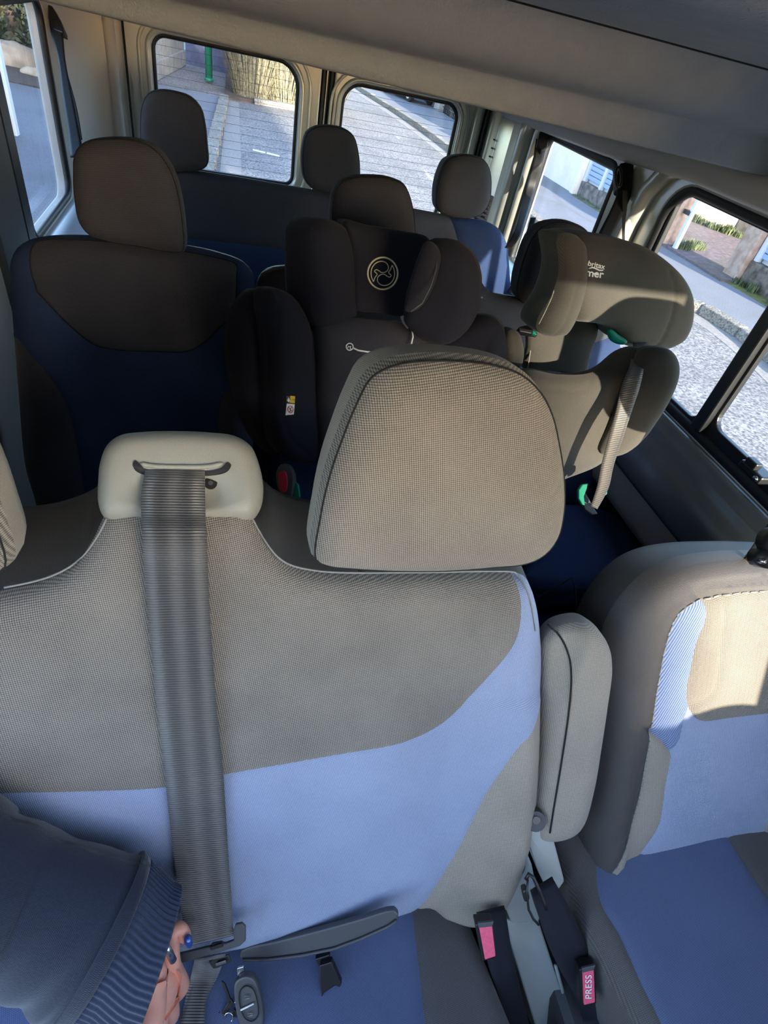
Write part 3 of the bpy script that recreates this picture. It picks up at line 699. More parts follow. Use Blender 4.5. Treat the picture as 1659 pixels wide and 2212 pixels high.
hR = headrest(HP, hr_out, bench, GREY, GREYD, T=.035, r=.045, D=.06)
hl_uv = [Vector((-p.x - .545, p.y)) for p in HP.pxs(hr_out)]
hl = pad(HP, hl_uv, T=.035, r=.045, D=.06, base=('headrest', GREY), side=('headrest_shell', GREYD), parent=bench, step=.014, puff=.01, rawpx=False)
tube('piping', surf_line(hl, offset_in(hl['outline'], .0045), .0005), .0012, DSEAM, bench, 5, True)
# bench cushion
cz = .345
def cush(name_parts, parent, polyg, zt_, thick, bluez, mat_b, mat_g, tilt=0, step=.016, r=.035):
    fr = Frame((0, 0, zt_), 0, 0); fr.U = Vector((1, 0, 0)); fr.V = Vector((0, 1, -math.tan(math.radians(tilt)))).normalized(); fr.W = fr.U.cross(fr.V).normalized(); 
    return pad(fr, polyg, T=.03, r=r, D=thick, zones=bluez, base=('cushion_border', mat_g), side=('cushion_side', mat_g), parent=parent, step=step, rawpx=False, puff=.01, seamw=.005, seamd=.003)
CF = Frame((0, 0, cz)); CF.V = Vector((0, 1, 0)); CF.W = Vector((0, 0, 1))
b1 = CF.px(888, 1950, .03); b2 = CF.px(920, 2212, .03); e1 = CF.px(1022, 1985, .03); e2 = CF.px(1115, 2212, .03)
gx = lambda a, b, y: a.x + (b.x - a.x) * (y - a.y) / (b.y - a.y)
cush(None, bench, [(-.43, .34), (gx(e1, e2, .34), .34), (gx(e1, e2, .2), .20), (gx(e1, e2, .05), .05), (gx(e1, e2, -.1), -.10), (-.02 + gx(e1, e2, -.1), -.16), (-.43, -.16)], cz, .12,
     [('blue_cushion', BLUEC_SHADED, [(-.40, .5), (gx(b1, b2, .5), .5), (gx(b1, b2, .2), .2), (gx(b1, b2, -.1), -.1), (gx(b1, b2, -.1), -.3), (-.40, -.3)])], BLUE, GREYC_SHADED)
box('seat_base', (-.46, -.10, 0.0), (.30, .36, .25), DGREYP, bench, bevel=.02)
# belt guide on the hump of the bench
GF = Frame((-.05, .50, CAMZ - .475), 0, 47)
g_out = [(212, 1085), (212, 1040), (216, 1000), (232, 962), (262, 940), (310, 933), (380, 931), (450, 934), (508, 942), (542, 964), (560, 1005), (569, 1055), (563, 1098), (545, 1122), (480, 1131), (400, 1131), (305, 1131), (250, 1128), (224, 1116)]
bg_ = thing('belt_guide', 'pale grey plastic belt guide with a slot on top of the front bench', 'belt guide', tuple(GF.at(0, 0)))
def gfn(u, v):
    c = GF.px(390, 1065, .02); return -.010 * math.exp(-((u - c.x) / .05) ** 4 - ((v - c.y) / .022) ** 2)
GR = pad(GF, g_out, T=.024, r=.022, D=.035, base=('guide_cover', PALE), side=('guide_side', PALE), parent=bg_, step=.005, puff=.002, fn=gfn, ow=0.0)
# slot and its lip, traced on the cover
sl_ = [(287, 1003), (292, 994), (303, 1003), (312, 1012), (330, 1016), (390, 1018), (455, 1016), (478, 1010), (492, 998), (499, 1004), (494, 1016), (478, 1024), (390, 1028), (310, 1025), (292, 1016)]
sp_ = [Vector((q.x, q.y, 0)) for q in GF.pxs(sl_, .024)]; cs_ = catmull(sp_, .003)
top = surf_line(GR, cs_, .0012); obj('slot', top + [p - GF.W * .008 for p in top], [tuple(range(len(top)))] + [(i, (i + 1) % len(top), len(top) + (i + 1) % len(top), len(top) + i) for i in range(len(top))], RUBBER, bg_, smooth=False)
lipP = surf_line(GR, catmull([Vector((q.x, q.y, 0)) for q in GF.pxs([(303, 1001), (330, 1006), (390, 1008), (450, 1007), (482, 1001)], .024)], .004, False), .0005)
tube('slot_lip', lipP, [.001] + [.0028] * (len(lipP) - 2) + [.001], PALE, bg_, 8)
c_ = GF.px(455, 1043, .02); pc = surf_line(GR, [c_], .001)[0]; tube('screw_hole', [pc - GF.W * .003, pc + GF.W * .0005], .0075, RUBBER, bg_, 14, smooth=False)
tube('screw', [pc - GF.W * .001, pc + GF.W * .001], .0028, DGREYP, bg_, 8, smooth=False)
# the belt itself
pg = lambda x, y, w: (GF.at(*GF.px(x, y, w), w) - EYE).dot(cam_fwd)
pb = lambda x, y, w: (PF.at(*PF.px(x, y, w), w) - EYE).dot(cam_fwd)
rows = []
for (xl, yl, xr, yr, f, w) in [(315, 1014, 442, 1016, pg, .022), (311, 1030, 443, 1034, pg, .028), (306, 1060, 443, 1062, pg, .031), (305, 1110, 444, 1112, pg, .036), (307, 1160, 447, 1160, pb, .060), (312, 1240, 450, 1240, pb, .052), (321, 1350, 455, 1345, pb, .050), (331, 1450, 462, 1445, pb, .050), (341, 1550, 470, 1545, pb, .050),
        (353, 1650, 480, 1640, pb, .050), (364, 1750, 487, 1740, pb, .050), (376, 1850, 493, 1840, pb, .052), (390, 1950, 500, 1935, pb, .056), (402, 2045, 505, 2020, pb, .060)]:
    rows.append((xl, yl, xr, yr, f(xl, yl, w), f(xr, yr, w)))
belt = thing('seat_belt', 'wide seat belt running down the front bench from the pale belt guide to the tongue', 'seat belt', tuple(dep(400, 1600, pb(400, 1600, .05))))
pxribbon('webbing', rows, WEB, belt, .0016)
# tongue frame at the end of the belt
dT = pb(460, 2040, .062)
def pxprism(name, pts, d, th, mat, parent=None, bevel=.0015, dd=None):
    P_ = [dep(x, y, d if dd is None else dd[i]) for i, (x, y) in enumerate(pts)]
    n_ = sum(((P_[i] - P_[0]).cross(P_[(i + 1) % len(P_)] - P_[0]) for i in range(1, len(P_) - 1)), Vector()).normalized()
    if n_.dot(EYE - P_[0]) < 0: n_ = -n_; 
    return prism(name, P_, -n_ * th, mat, parent, bevel=bevel)
tg = thing('belt_tongue', 'dark metal belt tongue frame at the lower end of the centre belt, beside the hand', 'belt tongue', tuple(dep(460, 2050, dT)))
pxprism('tongue_frame', [(384, 2062), (410, 2056), (452, 2046), (458, 2040), (478, 2036), (484, 2040), (505, 2032), (503, 2012), (508, 1998), (522, 1995), (530, 2003), (530, 2034), (518, 2045), (450, 2064), (392, 2082), (385, 2078)], dT, .005, DGREYP, tg)
pxprism('tongue_roller', [(452, 2047), (480, 2038), (482, 2046), (455, 2054)], dT - .003, .003, BLACKP, tg, .0008)
pxprism('latch_plate', [(450, 2078), (494, 2062), (500, 2078), (470, 2092), (460, 2094)], dT + .012, .003, BLACKP, tg)
pxprism('latch_hole', [(465, 2082), (487, 2075), (489, 2081), (467, 2088)], dT + .008, .002, CHROME, tg, .0005)
def cdep(x, y, z=.392): return (on(x, y, 2, z) - EYE).dot(cam_fwd)
strap = thing('buckle_strap', 'dark strap hanging from the belt tongue down between the bench cushions', 'strap', tuple(dep(440, 2150, dT + .03)))
pxribbon('webbing', [(420, 2072, 488, 2060, dT + .008, dT + .008), (412, 2110, 470, 2110, cdep(412, 2110, .40), cdep(470, 2110, .40)), (400, 2160, 446, 2160, cdep(400, 2160), cdep(446, 2160)), (388, 2215, 442, 2215, cdep(388, 2215), cdep(442, 2215)), (380, 2260, 440, 2260, cdep(380, 2260), cdep(440, 2260))], WEB, strap)
# black tray edge and its hook, low on the bench
TD = pb(690, 2020, .04)
tr = thing('fold_table_edge', 'curved black plastic flap lying across the foot of the bench backrest', 'plastic flap', tuple(dep(690, 2020, TD)))
def cdep(x, y, z=.392): return (on(x, y, 2, z) - EYE).dot(cam_fwd)
def bow(pts): return [(p.x, p.y) for p in catmull([Vector((x, y, 0)) for x, y in pts], 25)]
fl_px = bow([(520, 2054), (600, 2033), (690, 2010), (780, 1985), (835, 1968), (852, 1966), (861, 1975), (860, 1988), (840, 2004), (780, 2032), (720, 2054), (650, 2068), (580, 2076), (530, 2077), (516, 2070)])
pxprism('flap', fl_px, TD - .01, .012, DGREYP, tr, .003)
lo_ = [dep(x, y, TD - .012) for x, y in [(524, 2074), (580, 2073), (650, 2064), (720, 2050), (780, 2028), (838, 2002), (857, 1988)]]
tube('flap_rim', lo_, .0022, DGREYP, tr, 8)
hk = pxprism('hook_stem', [(680, 2072), (712, 2062), (712, 2082), (690, 2092)], cdep(698, 2078, .41), .01, BLACKP, tr)
pxprism('hook', [(690, 2086), (716, 2078), (738, 2128), (733, 2134), (724, 2130), (700, 2146), (695, 2156), (690, 2120)], cdep(715, 2120, .405), .012, BLACKP, hk)
# armrest on the aisle side of the bench
arm = bench
AF = Frame(PF.at(.45, .35, .02), -22, pit)
ars = AF.px(1234, 1500, .03).x
ar = pad(AF, [(1172, 1385), (1195, 1358), (1240, 1344), (1268, 1346), (1300, 1370), (1318, 1405), (1322, 1440), (1312, 1520), (1300, 1600), (1285, 1690), (1262, 1770), (1240, 1795), (1200, 1808), (1165, 1805), (1148, 1790), (1155, 1700), (1162, 1600), (1166, 1500), (1168, 1430)], T=.03, r=.035, D=.05, base=('armrest', GREYD), side=('armrest_side', GREYD), parent=arm, step=.008, puff=.002, fn=lambda u, v: -.75 * max(0, ars - u))
stitch(ar, [(1190, 1362), (1215, 1385), (1232, 1420), (1236, 1450), (1228, 1540), (1212, 1650), (1196, 1750), (1188, 1800)], DSEAM, arm, 'armrest_piping', rad=.0014)
pv = dep(1156, 1772, pb(1152, 1776, .03) - .035); n_ = cam_fwd
tube('pivot_cap', [pv - n_ * .004, pv + n_ * .01], .016, DGREYP, arm, 18, smooth=False); tube('pivot_bolt', [pv - n_ * .008 + cam_down * -.004, pv + cam_down * -.004], .006, CHROME, arm, 12, smooth=False)

# ---------------------------------------------------------------- driver's seat
drv = thing('driver_seat', "driver's seat at the right edge, dark bolster beside blue cloth and sunlit grey panel", 'car seat', (.78, .2, 0))
DF = Frame((.76, .235, CAMZ - .98), 0, 30)
d_out = [(1290, 1400), (1312, 1330), (1355, 1268), (1400, 1228), (1450, 1205), (1520, 1192), (1600, 1188), (1680, 1188), (1740, 1194), (1785, 1225), (1800, 1300), (1800, 1550), (1795, 1700), (1775, 1800), (1680, 1825), (1545, 1810), (1420, 1850), (1360, 1915), (1320, 1935), (1285, 1930), (1245, 1900), (1228, 1860), (1240, 1800), (1262, 1700), (1278, 1580), (1286, 1480)]
seam_d = [(1656, 1279), (1600, 1283), (1540, 1293), (1500, 1305), (1466, 1332), (1442, 1392), (1426, 1470), (1414, 1545), (1408, 1590), (1395, 1660), (1380, 1735), (1350, 1818), (1300, 1890)]
dz_grey = [(1505, 1280), (1522, 1300), (1529, 1328), (1523, 1352), (1508, 1387), (1495, 1445), (1485, 1500), (1495, 1538), (1508, 1555), (1526, 1560), (1580, 1553), (1640, 1546), (1720, 1538), (1930, 1560), (1960, 1400), (1900, 1240), (1700, 1250)]
dz_rib = [(1500, 1290), (1560, 1290), (1560, 1400), (1540, 1500), (1492, 1530), (1478, 1565), (1470, 1600), (1452, 1625), (1435, 1606), (1411, 1586), (1385, 1560), (1400, 1450), (1440, 1330)]
dz_low = [(1385, 1575), (1411, 1586), (1435, 1606), (1452, 1628), (1448, 1660), (1440, 1700), (1432, 1760), (1424, 1790), (1370, 1870), (1320, 1950), (1270, 1970), (1290, 1860), (1340, 1790), (1360, 1720), (1375, 1650)]
dz_side = seam_d + [(1262, 1930), (1150, 1950), (1150, 1100), (2200, 1100), (2200, 1240), (1760, 1266)]
DR = pad(DF, d_out, T=.05, r=.07, D=.09, zones=[('leatherette_bolster', LEATHER, dz_side), ('grey_panel', GREY, dz_grey), ('ribbed_panel', BLUER, dz_rib), ('grey_side_panel', GREYD, dz_low)], base=('blue_panel', BLUE), side=('leatherette_shell', LEATHER), parent=drv, step=.013, puff=0, seamw=.006, seamd=.003, zw=.05,
         fn=lambda u, v: .065 * min(1, max(0, (-u - .12) / .06)) * min(1, max(0, (.30 - v) / .2)))
stitch(DR, seam_d, THREAD, drv, rad=.0014, w=.05, dashed=.012)
tube('seat_back_piping', [DF.at(*DF.px(x, y, -.01), -.01) for x, y in ((1380, 1240), (1430, 1212), (1480, 1198), (1540, 1190), (1600, 1187))], .0025, LEATHER, drv, 6)
DCF = Frame((0, 0, CAMZ - 1.0)); DCF.V = Vector((0, 1, 0)); DCF.W = Vector((0, 0, 1))
dcu = lambda *p: [DCF.px(x, y, .03) for x, y in p]
oc = dcu((1232, 1905), (1270, 1960), (1330, 2080), (1400, 2230), (1450, 2350)); 
oc = [Vector((.545, .33)), Vector((.56, .22))] + oc[1:]
dco = [Vector((1.02, .36)), Vector((.56, .36))] + dcu((1245, 1915), (1300, 2050), (1395, 2212), (1440, 2290)) + [Vector((.66, -.14)), Vector((1.0, -.14))]
pad(DCF, dco, T=.03, r=.035, D=.12, zones=[('blue_cushion', BLUEC_SHADED, dcu((1330, 1700), (1295, 1935), (1340, 2020), (1390, 2130), (1432, 2212), (1500, 2400), (2000, 2400), (1760, 2100), (1660, 1950), (1600, 1860), (1548, 1765), (1530, 1700)))],
    base=('cushion_border', GREYC_SHADED), side=('cushion_side', GREYC_SHADED), parent=drv, step=.016, rawpx=False, zw=0.03, seamw=.005, seamd=.003, puff=.006)
# far bolster of the driver's cushion
F2 = Frame((.99, .20, .52), -40, 35)
pad(F2, [(1560, 1762), (1600, 1738), (1659, 1700), (1740, 1680), (1800, 1760), (1800, 1850), (1659, 1800), (1600, 1795)], T=.02, r=.03, D=.04, base=('side_bolster', GREYD), side=('side_bolster', GREYD), parent=drv, step=.014)
box('seat_base', (.52, -.08, 0.0), (1.0, .34, .30), DGREYP, drv, bevel=.02)
# headrest just outside the frame, its post socket shows at the edge
DHF = Frame((.835, .45, CAMZ - .40), 0, 6)
pad(DHF, [(u, v) for u, v in rrect(-.115, .0, .115, .225, .075, 5)], T=.04, r=.05, D=.05, base=('headrest', GREY), side=('headrest_shell', GREYD), parent=drv, step=.016, rawpx=False)
kc = dep(1690, 1172, .62); kf = cam_fwd
tube('post_knob', [kc - kf * .012, kc + kf * .02], [.018, .017], BLACKP, drv, 20)
c2 = dep(1660, 1206, .63); tube('post_socket', [c2 - kf * .006, c2 + kf * .02], [.012, .012], BLACKP, drv, 14); c3 = dep(1646, 1212, .622); tube('socket_button', [c3 - kf * .004, c3 + kf * .004], .003, CHROME, drv, 8)
for s in (-1, 1): tube('headrest_post', [DHF.at(s * .035, .03, -.03), DHF.at(s * .035, -.15, -.03)], .006, CHROME, drv, 8)

# ---------------------------------------------------------------- between the front seats
pil = thing('seat_pedestal', 'pale grey plastic pedestal cover between the front seats, with a moulded step', 'pedestal cover', (.4, .2, 0))
PD = .80
def pxsolid(name, top_pts, dtop, vec, mat, parent, bevel=.004):
    return prism(name, [dep(x, y, d) for (x, y), d in zip(top_pts, dtop)], vec, mat, parent, bevel=bevel)
A = [dep(*p, d) for p, d in (((1130, 1790), .86), ((1190, 1790), .87), ((1220, 1905), .90), ((1192, 1945), .91), ((1160, 1880), .90), ((1140, 1830), .88))]
prism('pedestal_back', A, Vector((0, .03, 0)), PILLAR, pil, bevel=.003)
B = [dep(*p, d) for p, d in (((1128, 1815), .87), ((1150, 1870), .88), ((1170, 1970), .905), ((1165, 1992), .91), ((1106, 1996), .91), ((1090, 1960), .90), ((1098, 1880), .88))]
prism('pedestal_front', B, Vector((0, .06, -.02)), PILLAR, pil, bevel=.003)
Cc = [dep(*p, d) for p, d in (((1098, 1990), .912), ((1164, 1988), .912), ((1200, 2100), .93), ((1230, 2160), .945), ((1255, 2230), .955), ((1170, 2260), .955), ((1130, 2130), .935), ((1080, 1960), .905))]
prism('pedestal_foot', Cc, Vector((0, .05, -.03)), PILLAR, pil, bevel=.003)
tube('moulded_edge', [dep(1200, 2085, .923), dep(1215, 2140, .935), dep(1216, 2225, .95)], .003, PILLAR, pil, 8)
ringp = [dep(1125 + 9 * math.cos(a), 1868 + 20 * math.sin(a), .872) for a in [i * math.pi / 8 for i in range(-5, 4)]]
tube('cover_outline', ringp, .0008, DGREYP, pil, 5)
bk_data = [('red belt buckle standing beside the bench cushion, nearer the front bench', [(1034, 1999), (1063, 1998), (1071, 2066), (1048, 2074)], .80, PINK, RED),
           ("red belt buckle marked PRESS, beside the driver's seat cushion", [(1259, 2096), (1283, 2092), (1286, 2166), (1262, 2172)], .835, PINK, PINK)]
for i, (lab, q, d, m1, m2) in enumerate(bk_data):
    b = thing('belt_buckle', lab, 'belt buckle', tuple(dep(*q[2], d)), 'buckles between the front seats')
    ql = [(q[0][0] - 8, q[0][1] - 2), (q[1][0] + 3, q[1][1] - 4), (q[2][0] + 3, q[2][1] + 3), (q[3][0] - 6, q[3][1] + 4)]
    pxprism('buckle_body', ql, d + .004, .022, BLACKP, b, .002)
    pxprism('release_button', q, d, .006, m1, b, .0012)
    pxprism('metal_lip', [(q[0][0] - 2, q[0][1] - 4), (q[1][0] + 4, q[1][1] - 7), (q[1][0], q[1][1] + 4), (q[0][0], q[0][1] + 6)], d - .001, .004, DGREYP, b, .0008)
    if i == 1:
        cu = bpy.data.curves.new('press_text', 'FONT'); cu.body = 'PRESS'; cu.size = .0135; cu.extrude = .0003; cu.space_character = 1.08; cu.align_x = 'CENTER'; cu.align_y = 'CENTER'
        to = bpy.data.objects.new('tmp', cu); COL.objects.link(to); dg = bpy.context.evaluated_depsgraph_get(); me = bpy.data.meshes.new_from_object(to.evaluated_get(dg)); bpy.data.objects.remove(to)
        c0 = dep(1272, 2132, d - .0012); up = (dep(1260, 2132, d) - dep(1284, 2132, d)).normalized(); rt = (dep(1272, 2100, d) - dep(1272, 2160, d)).normalized(); nn = rt.cross(up)
        vv = [c0 + rt * v.co.x + up * v.co.y + nn * v.co.z for v in me.vertices]; obj('press_lettering', vv, [tuple(p.vertices) for p in me.polygons], WHITE, b, smooth=False)
# buckle stalks (black webbing sleeves)
st1 = thing('buckle_stalk', "wide black sleeve leading from the pedestal down to the driver's buckle", 'belt stalk', tuple(dep(1210, 2050, .87)))
pxribbon('sleeve', [(1148, 1930, 1196, 1900, .82, .82), (1164, 1975, 1228, 1960, .83, .85), (1180, 2030, 1262, 2030, .86, .87), (1210, 2090, 1276, 2080, .88, .87), (1240, 2140, 1284, 2120, .89, .87), (1262, 2200, 1300, 2200, .9, .88)], BLACKC, st1, .012)
cl = pxprism('belt_anchor', [(1128, 1925), (1140, 1920), (1146, 1945), (1134, 1952)], .80, .015, BLACKP, st1, .003)
tube('anchor_loop', [dep(*p, .80) for p in ((1136, 1900), (1142, 1888), (1152, 1895), (1166, 1925), (1176, 1950), (1180, 1965))], .003, BLACKP, st1, 6)
tube('sensor_cable', [dep(*p, .80) for p in ((1140, 1900), (1138, 1930), (1142, 1965), (1152, 1985), (1164, 1998))], .0018, BLACKP, st1, 6)
st2 = thing('buckle_sleeve', 'black sleeve in the gap below the bench buckle', 'belt stalk', tuple(dep(1080, 2080, .88)))
pxribbon('sleeve', [(1030, 1975, 1090, 1960, .86, .86), (1045, 2040, 1100, 2040, .86, .88), (1070, 2130, 1120, 2130, .88, .9), (1100, 2240, 1150, 2240, .9, .9)], BLACKC, st2, .01)
# ================================================================== SECOND ROW
def at_h(px, py, H):      # point on the pixel's ray that lies H below the camera
    return on(px, py, 2, CAMZ - H)
s2 = thing('rear_passenger_seat', 'single blue and grey seat at the left of the second row, empty', 'car seat', (-.16, 1.2, 0))
F2L = Frame((-.16, 1.25, CAMZ - .42), 0, 16)
o2 = [(23, 600), (24, 562), (38, 535), (62, 519), (105, 509), (200, 508), (300, 518), (400, 530), (470, 545), (525, 566), (547, 592), (554, 625), (556, 700), (552, 850), (545, 1000), (538, 1240), (100, 1240), (78, 1080), (56, 1000), (42, 850), (30, 700)]
z_top = [(68, 526), (64, 560), (78, 616), (112, 656), (160, 708), (205, 744), (250, 755), (330, 759), (405, 759), (440, 740), (470, 711), (500, 680), (511, 640), (512, 596), (512, 574), (460, 556), (300, 531), (150, 519)]
z_bl = [(38, 735), (70, 762), (105, 800), (135, 845), (155, 890), (166, 940), (176, 1000), (185, 1060), (190, 1270), (20, 1270), (10, 1000), (5, 740)]
z_br = [(520, 830), (492, 842), (476, 872), (470, 930), (470, 1000), (474, 1270), (640, 1270), (640, 830)]
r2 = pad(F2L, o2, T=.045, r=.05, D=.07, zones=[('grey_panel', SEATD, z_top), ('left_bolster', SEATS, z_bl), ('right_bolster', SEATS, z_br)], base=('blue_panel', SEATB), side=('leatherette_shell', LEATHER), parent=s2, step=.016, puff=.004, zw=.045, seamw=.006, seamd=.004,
         fn=lambda u, v: .02 * min(1, abs(u) / .18) ** 3 * (1 if v < -.1 else .3))
for zz in (z_top,): 
    tube('seam', surf_line(r2, catmull([Vector((q.x, q.y, 0)) for q in F2L.pxs(zz, .045)], .01), .0008), .0012, DSEAM, s2, 5, True)
H2L = Frame((-.16, 1.215, CAMZ - .40), 0, 8)
h2o = [(158, 365), (160, 335), (172, 314), (196, 301), (240, 296), (290, 299), (328, 312), (356, 338), (378, 378), (392, 430), (400, 490), (402, 530), (398, 543), (368, 545), (300, 533), (240, 524), (195, 508), (172, 480), (161, 430)]
headrest(H2L, h2o, s2, SEATD, SEATD, T=.03, r=.035, D=.07, step=.012, puff=.008)
def cushion(parent, x0, x1, y0, y1, z, mg, mb, r=.05, thick=.12, bw=.08, step=.02):
    fr = Frame((0, 0, z)); fr.V = Vector((0, 1, 0)); fr.W = Vector((0, 0, 1))
    return pad(fr, rrect(x0, y0, x1, y1, .06), T=.035, r=r, D=thick, zones=[('blue_cushion', mb, [(x0 + bw, y0 - .1), (x1 - bw, y0 - .1), (x1 - bw, y1 + .1), (x0 + bw, y1 + .1)])], base=('cushion_border', mg), side=('cushion_side', mg), parent=parent, step=step, rawpx=False, puff=.01)
cushion(s2, -.37, .05, .80, 1.20, .46, SEATS, SEATB)
box('seat_base', (-.33, .86, 0.0), (.0, 1.18, .32), DGREYP, s2, bevel=.02)
# double seat: centre and right places
s3 = thing('rear_double_seat', 'double seat at the right of the second row, both child seats standing on it', 'car seat', (.5, 1.2, 0))
F2R = Frame((.52, 1.27, CAMZ - .42), 0, 16)
o3 = [(556, 640), (560, 600), (580, 580), (615, 574), (665, 576), (760, 590), (900, 600), (1000, 606), (1036, 606), (1046, 618), (1060, 630), (1110, 640), (1200, 655), (1300, 690), (1332, 720), (1330, 780), (1290, 1000), (1240, 1240), (620, 1240), (575, 1000), (560, 800)]
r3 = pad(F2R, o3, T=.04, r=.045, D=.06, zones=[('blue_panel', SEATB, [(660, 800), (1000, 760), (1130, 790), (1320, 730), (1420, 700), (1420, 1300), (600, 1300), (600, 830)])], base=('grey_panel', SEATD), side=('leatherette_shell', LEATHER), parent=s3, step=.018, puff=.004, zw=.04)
tube('top_piping', [F2R.at(*F2R.px(x, y), .02) for x, y in ((558, 612), (566, 590), (590, 579), (625, 576), (665, 578))], .004, LEATHER, s3, 8)
H2C = Frame((.31, 1.245, CAMZ - .40), 0, 8)
headrest(H2C, [(712, 500), (713, 450), (718, 415), (732, 392), (758, 381), (800, 378), (845, 383), (872, 396), (886, 425), (894, 465), (897, 515), (896, 545), (800, 540), (712, 520)], s3, SEATD, SEATD, T=.03, r=.035, D=.05, step=.012, name='headrest')
H2R = Frame((.80, 1.22, CAMZ - .38), -10, 8)
headrest(H2R, [(1112, 635), (1112, 610), (1124, 560), (1142, 514), (1165, 487), (1200, 476), (1240, 481), (1268, 498), (1285, 530), (1290, 600), (1270, 640), (1200, 660), (1130, 655)], s3, SEATD, BLACKC, T=.03, r=.035, D=.06, step=.014)
box('seat_base', (.22, .86, 0.0), (.93, 1.18, .32), DGREYP, s3, bevel=.02)
cushion(s3, .10, .96, .93, 1.20, .46, SEATS, SEATB, bw=.06)
# cushion corner seen between the bench headrest and the driver's seat
CR = Frame((0, 0, CAMZ - .93)); CR.V = Vector((0, 1, 0)); CR.W = Vector((0, 0, 1))
q4 = [(1140, 1210), (1160, 1110), (1220, 1096), (1300, 1110), (1352, 1138), (1378, 1170), (1380, 1220), (1340, 1258), (1270, 1270), (1200, 1275), (1120, 1260)]
pad(CR, q4, T=.03, r=.04, D=.09, base=('seat_cushion', SEATB), side=('cushion_side', SEATB), parent=s3, step=.018, puff=.01)
CR2 = Frame((0, 0, CAMZ - 1.08)); CR2.V = Vector((0, 1, 0)); CR2.W = Vector((0, 0, 1))
pad(CR2, [(1120, 1180), (1240, 1160), (1335, 1210), (1325, 1290), (1290, 1345), (1255, 1365), (1200, 1370), (1130, 1380)], T=.02, r=.04, D=.06, base=('cushion_front', SEATB), side=('cushion_side', SEATB), parent=s3, step=.02)
tube('cushion_seam', [dep(x, y, 1.06) for x, y in ((1160, 1290), (1190, 1275), (1235, 1248), (1242, 1270), (1245, 1340))], .0016, DSEAM, s3, 6)
# ================================================================== THIRD ROW
s4 = thing('back_bench', 'dark rear bench of the third row with three headrests, in front of the rear doors', 'car seat', (.29, 2.0, 0))
F3 = Frame((.29, 2.0, CAMZ - .44), 0, 12)
o4 = [(250, 420), (262, 372), (300, 358), (360, 362), (450, 372), (650, 405), (800, 432), (940, 459), (1000, 470), (1050, 478), (1078, 495), (1092, 522), (1098, 570), (1102, 660), (1095, 800), (240, 800), (245, 600)]
zr4 = [(978, 440), (985, 500), (1000, 560), (1005, 900), (1300, 900), (1300, 440)]
zb4 = [(200, 505), (402, 515), (540, 530), (668, 546), (800, 565), (900, 560), (980, 560), (1000, 900), (200, 900)]
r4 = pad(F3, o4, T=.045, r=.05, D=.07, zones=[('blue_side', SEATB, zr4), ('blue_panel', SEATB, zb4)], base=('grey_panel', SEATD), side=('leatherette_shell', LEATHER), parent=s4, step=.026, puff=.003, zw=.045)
for pts, yy in (([(303, 300), (302, 262), (306, 225), (320, 200), (345, 192), (378, 196), (412, 208), (434, 232), (444, 270), (449, 320), (451, 346), (446, 360), (432, 368), (398, 372), (340, 376), (310, 360)], -.14),
                ([(651, 345), (654, 310), (662, 285), (682, 272), (712, 270), (742, 276), (764, 293), (774, 325), (778, 365), (776, 395), (764, 412), (735, 419), (700, 415), (672, 406), (656, 385)], .30),
                ([(940, 430), (942, 400), (950, 370), (964, 344), (990, 334), (1022, 335), (1046, 345), (1058, 370), (1060, 405), (1055, 438), (1038, 462), (1010, 472), (980, 470), (952, 460), (942, 448)], .77)):
    headrest(Frame((yy, 1.985, CAMZ - .43), 0, 6), pts, s4, SEATD, SEATD, T=.03, r=.035, D=.06, step=.018, puff=.006)
cushion(s4, -.35, .95, 1.60, 1.95, .46, SEATS, SEATB)
box('seat_base', (-.30, 1.66, 0.0), (.9, 1.92, .32), DGREYP, s4, bevel=.02)
# ================================================================== CHILD SEATS
def cpad(name, yd, pitch, roll, anchor, depth, pts, mat, parent, T=.03, r=.035, D=.03, step=.012, puff=.006, smat=None, seams=(), **k):
    f = Frame(dep(*anchor, depth), yd, pitch, roll)
    return pad(f, pts, T=T, r=r, D=D, base=(name, mat), side=(name + '_side', smat or mat), parent=parent, step=step, puff=puff, seams=seams, seamw=.004, seamd=.0025, **k)
def onpad(res, pts, T=.03, lift=.0012):
    fr = res['frame']; return surf_line(res, fr.pxs(pts, T), lift)
def tex_px(name, body, px, rt, size_px, res, mat, parent, T=.03, lift=.0012, bold=0.0, spacing=1.0):
    """flat print wrapped on a cushion: px centre, rt = reading direction in the photo"""
    cu = bpy.data.curves.new(name, 'FONT'); cu.body = body; cu.size = 1.0; cu.space_character = spacing; cu.align_x = 'CENTER'; cu.align_y = 'CENTER'; cu.offset = bold
    to = bpy.data.objects.new('tmp', cu); COL.objects.link(to); dg = bpy.context.evaluated_depsgraph_get(); me = bpy.data.meshes.new_from_object(to.evaluated_get(dg)); bpy.data.objects.remove(to)
    r_ = Vector(rt).normalized(); u_ = Vector((r_.y, -r_.x)); pts = []
    for v in me.vertices:
        d = r_ * (v.co.x * size_px) + u_ * (v.co.y * size_px); pts.append((px[0] + d.x, px[1] + d.y))
    P_ = onpad(res, pts, T, lift); n_ = len(P_); W_ = res['frame'].W
    return obj(name, P_, [tuple(p.vertices) for p in me.polygons], mat, parent, smooth=False)
CB = plain('matte_black_shell', rgb(26, 26, 28), .5)
c1 = thing('child_seat', 'black child car seat with a round stitched emblem, in the middle of the second row', 'child seat', (.29, 1.0, .46))
bkp = cpad('backrest_pad', 0, 14, 0, (800, 850), 1.10, [(684, 700), (720, 688), (800, 690), (900, 705), (960, 735), (1000, 790), (1010, 900), (960, 1060), (700, 1060), (686, 960), (680, 850), (682, 760)], DARKC, c1, T=.03, r=.035, D=.04, step=.014)
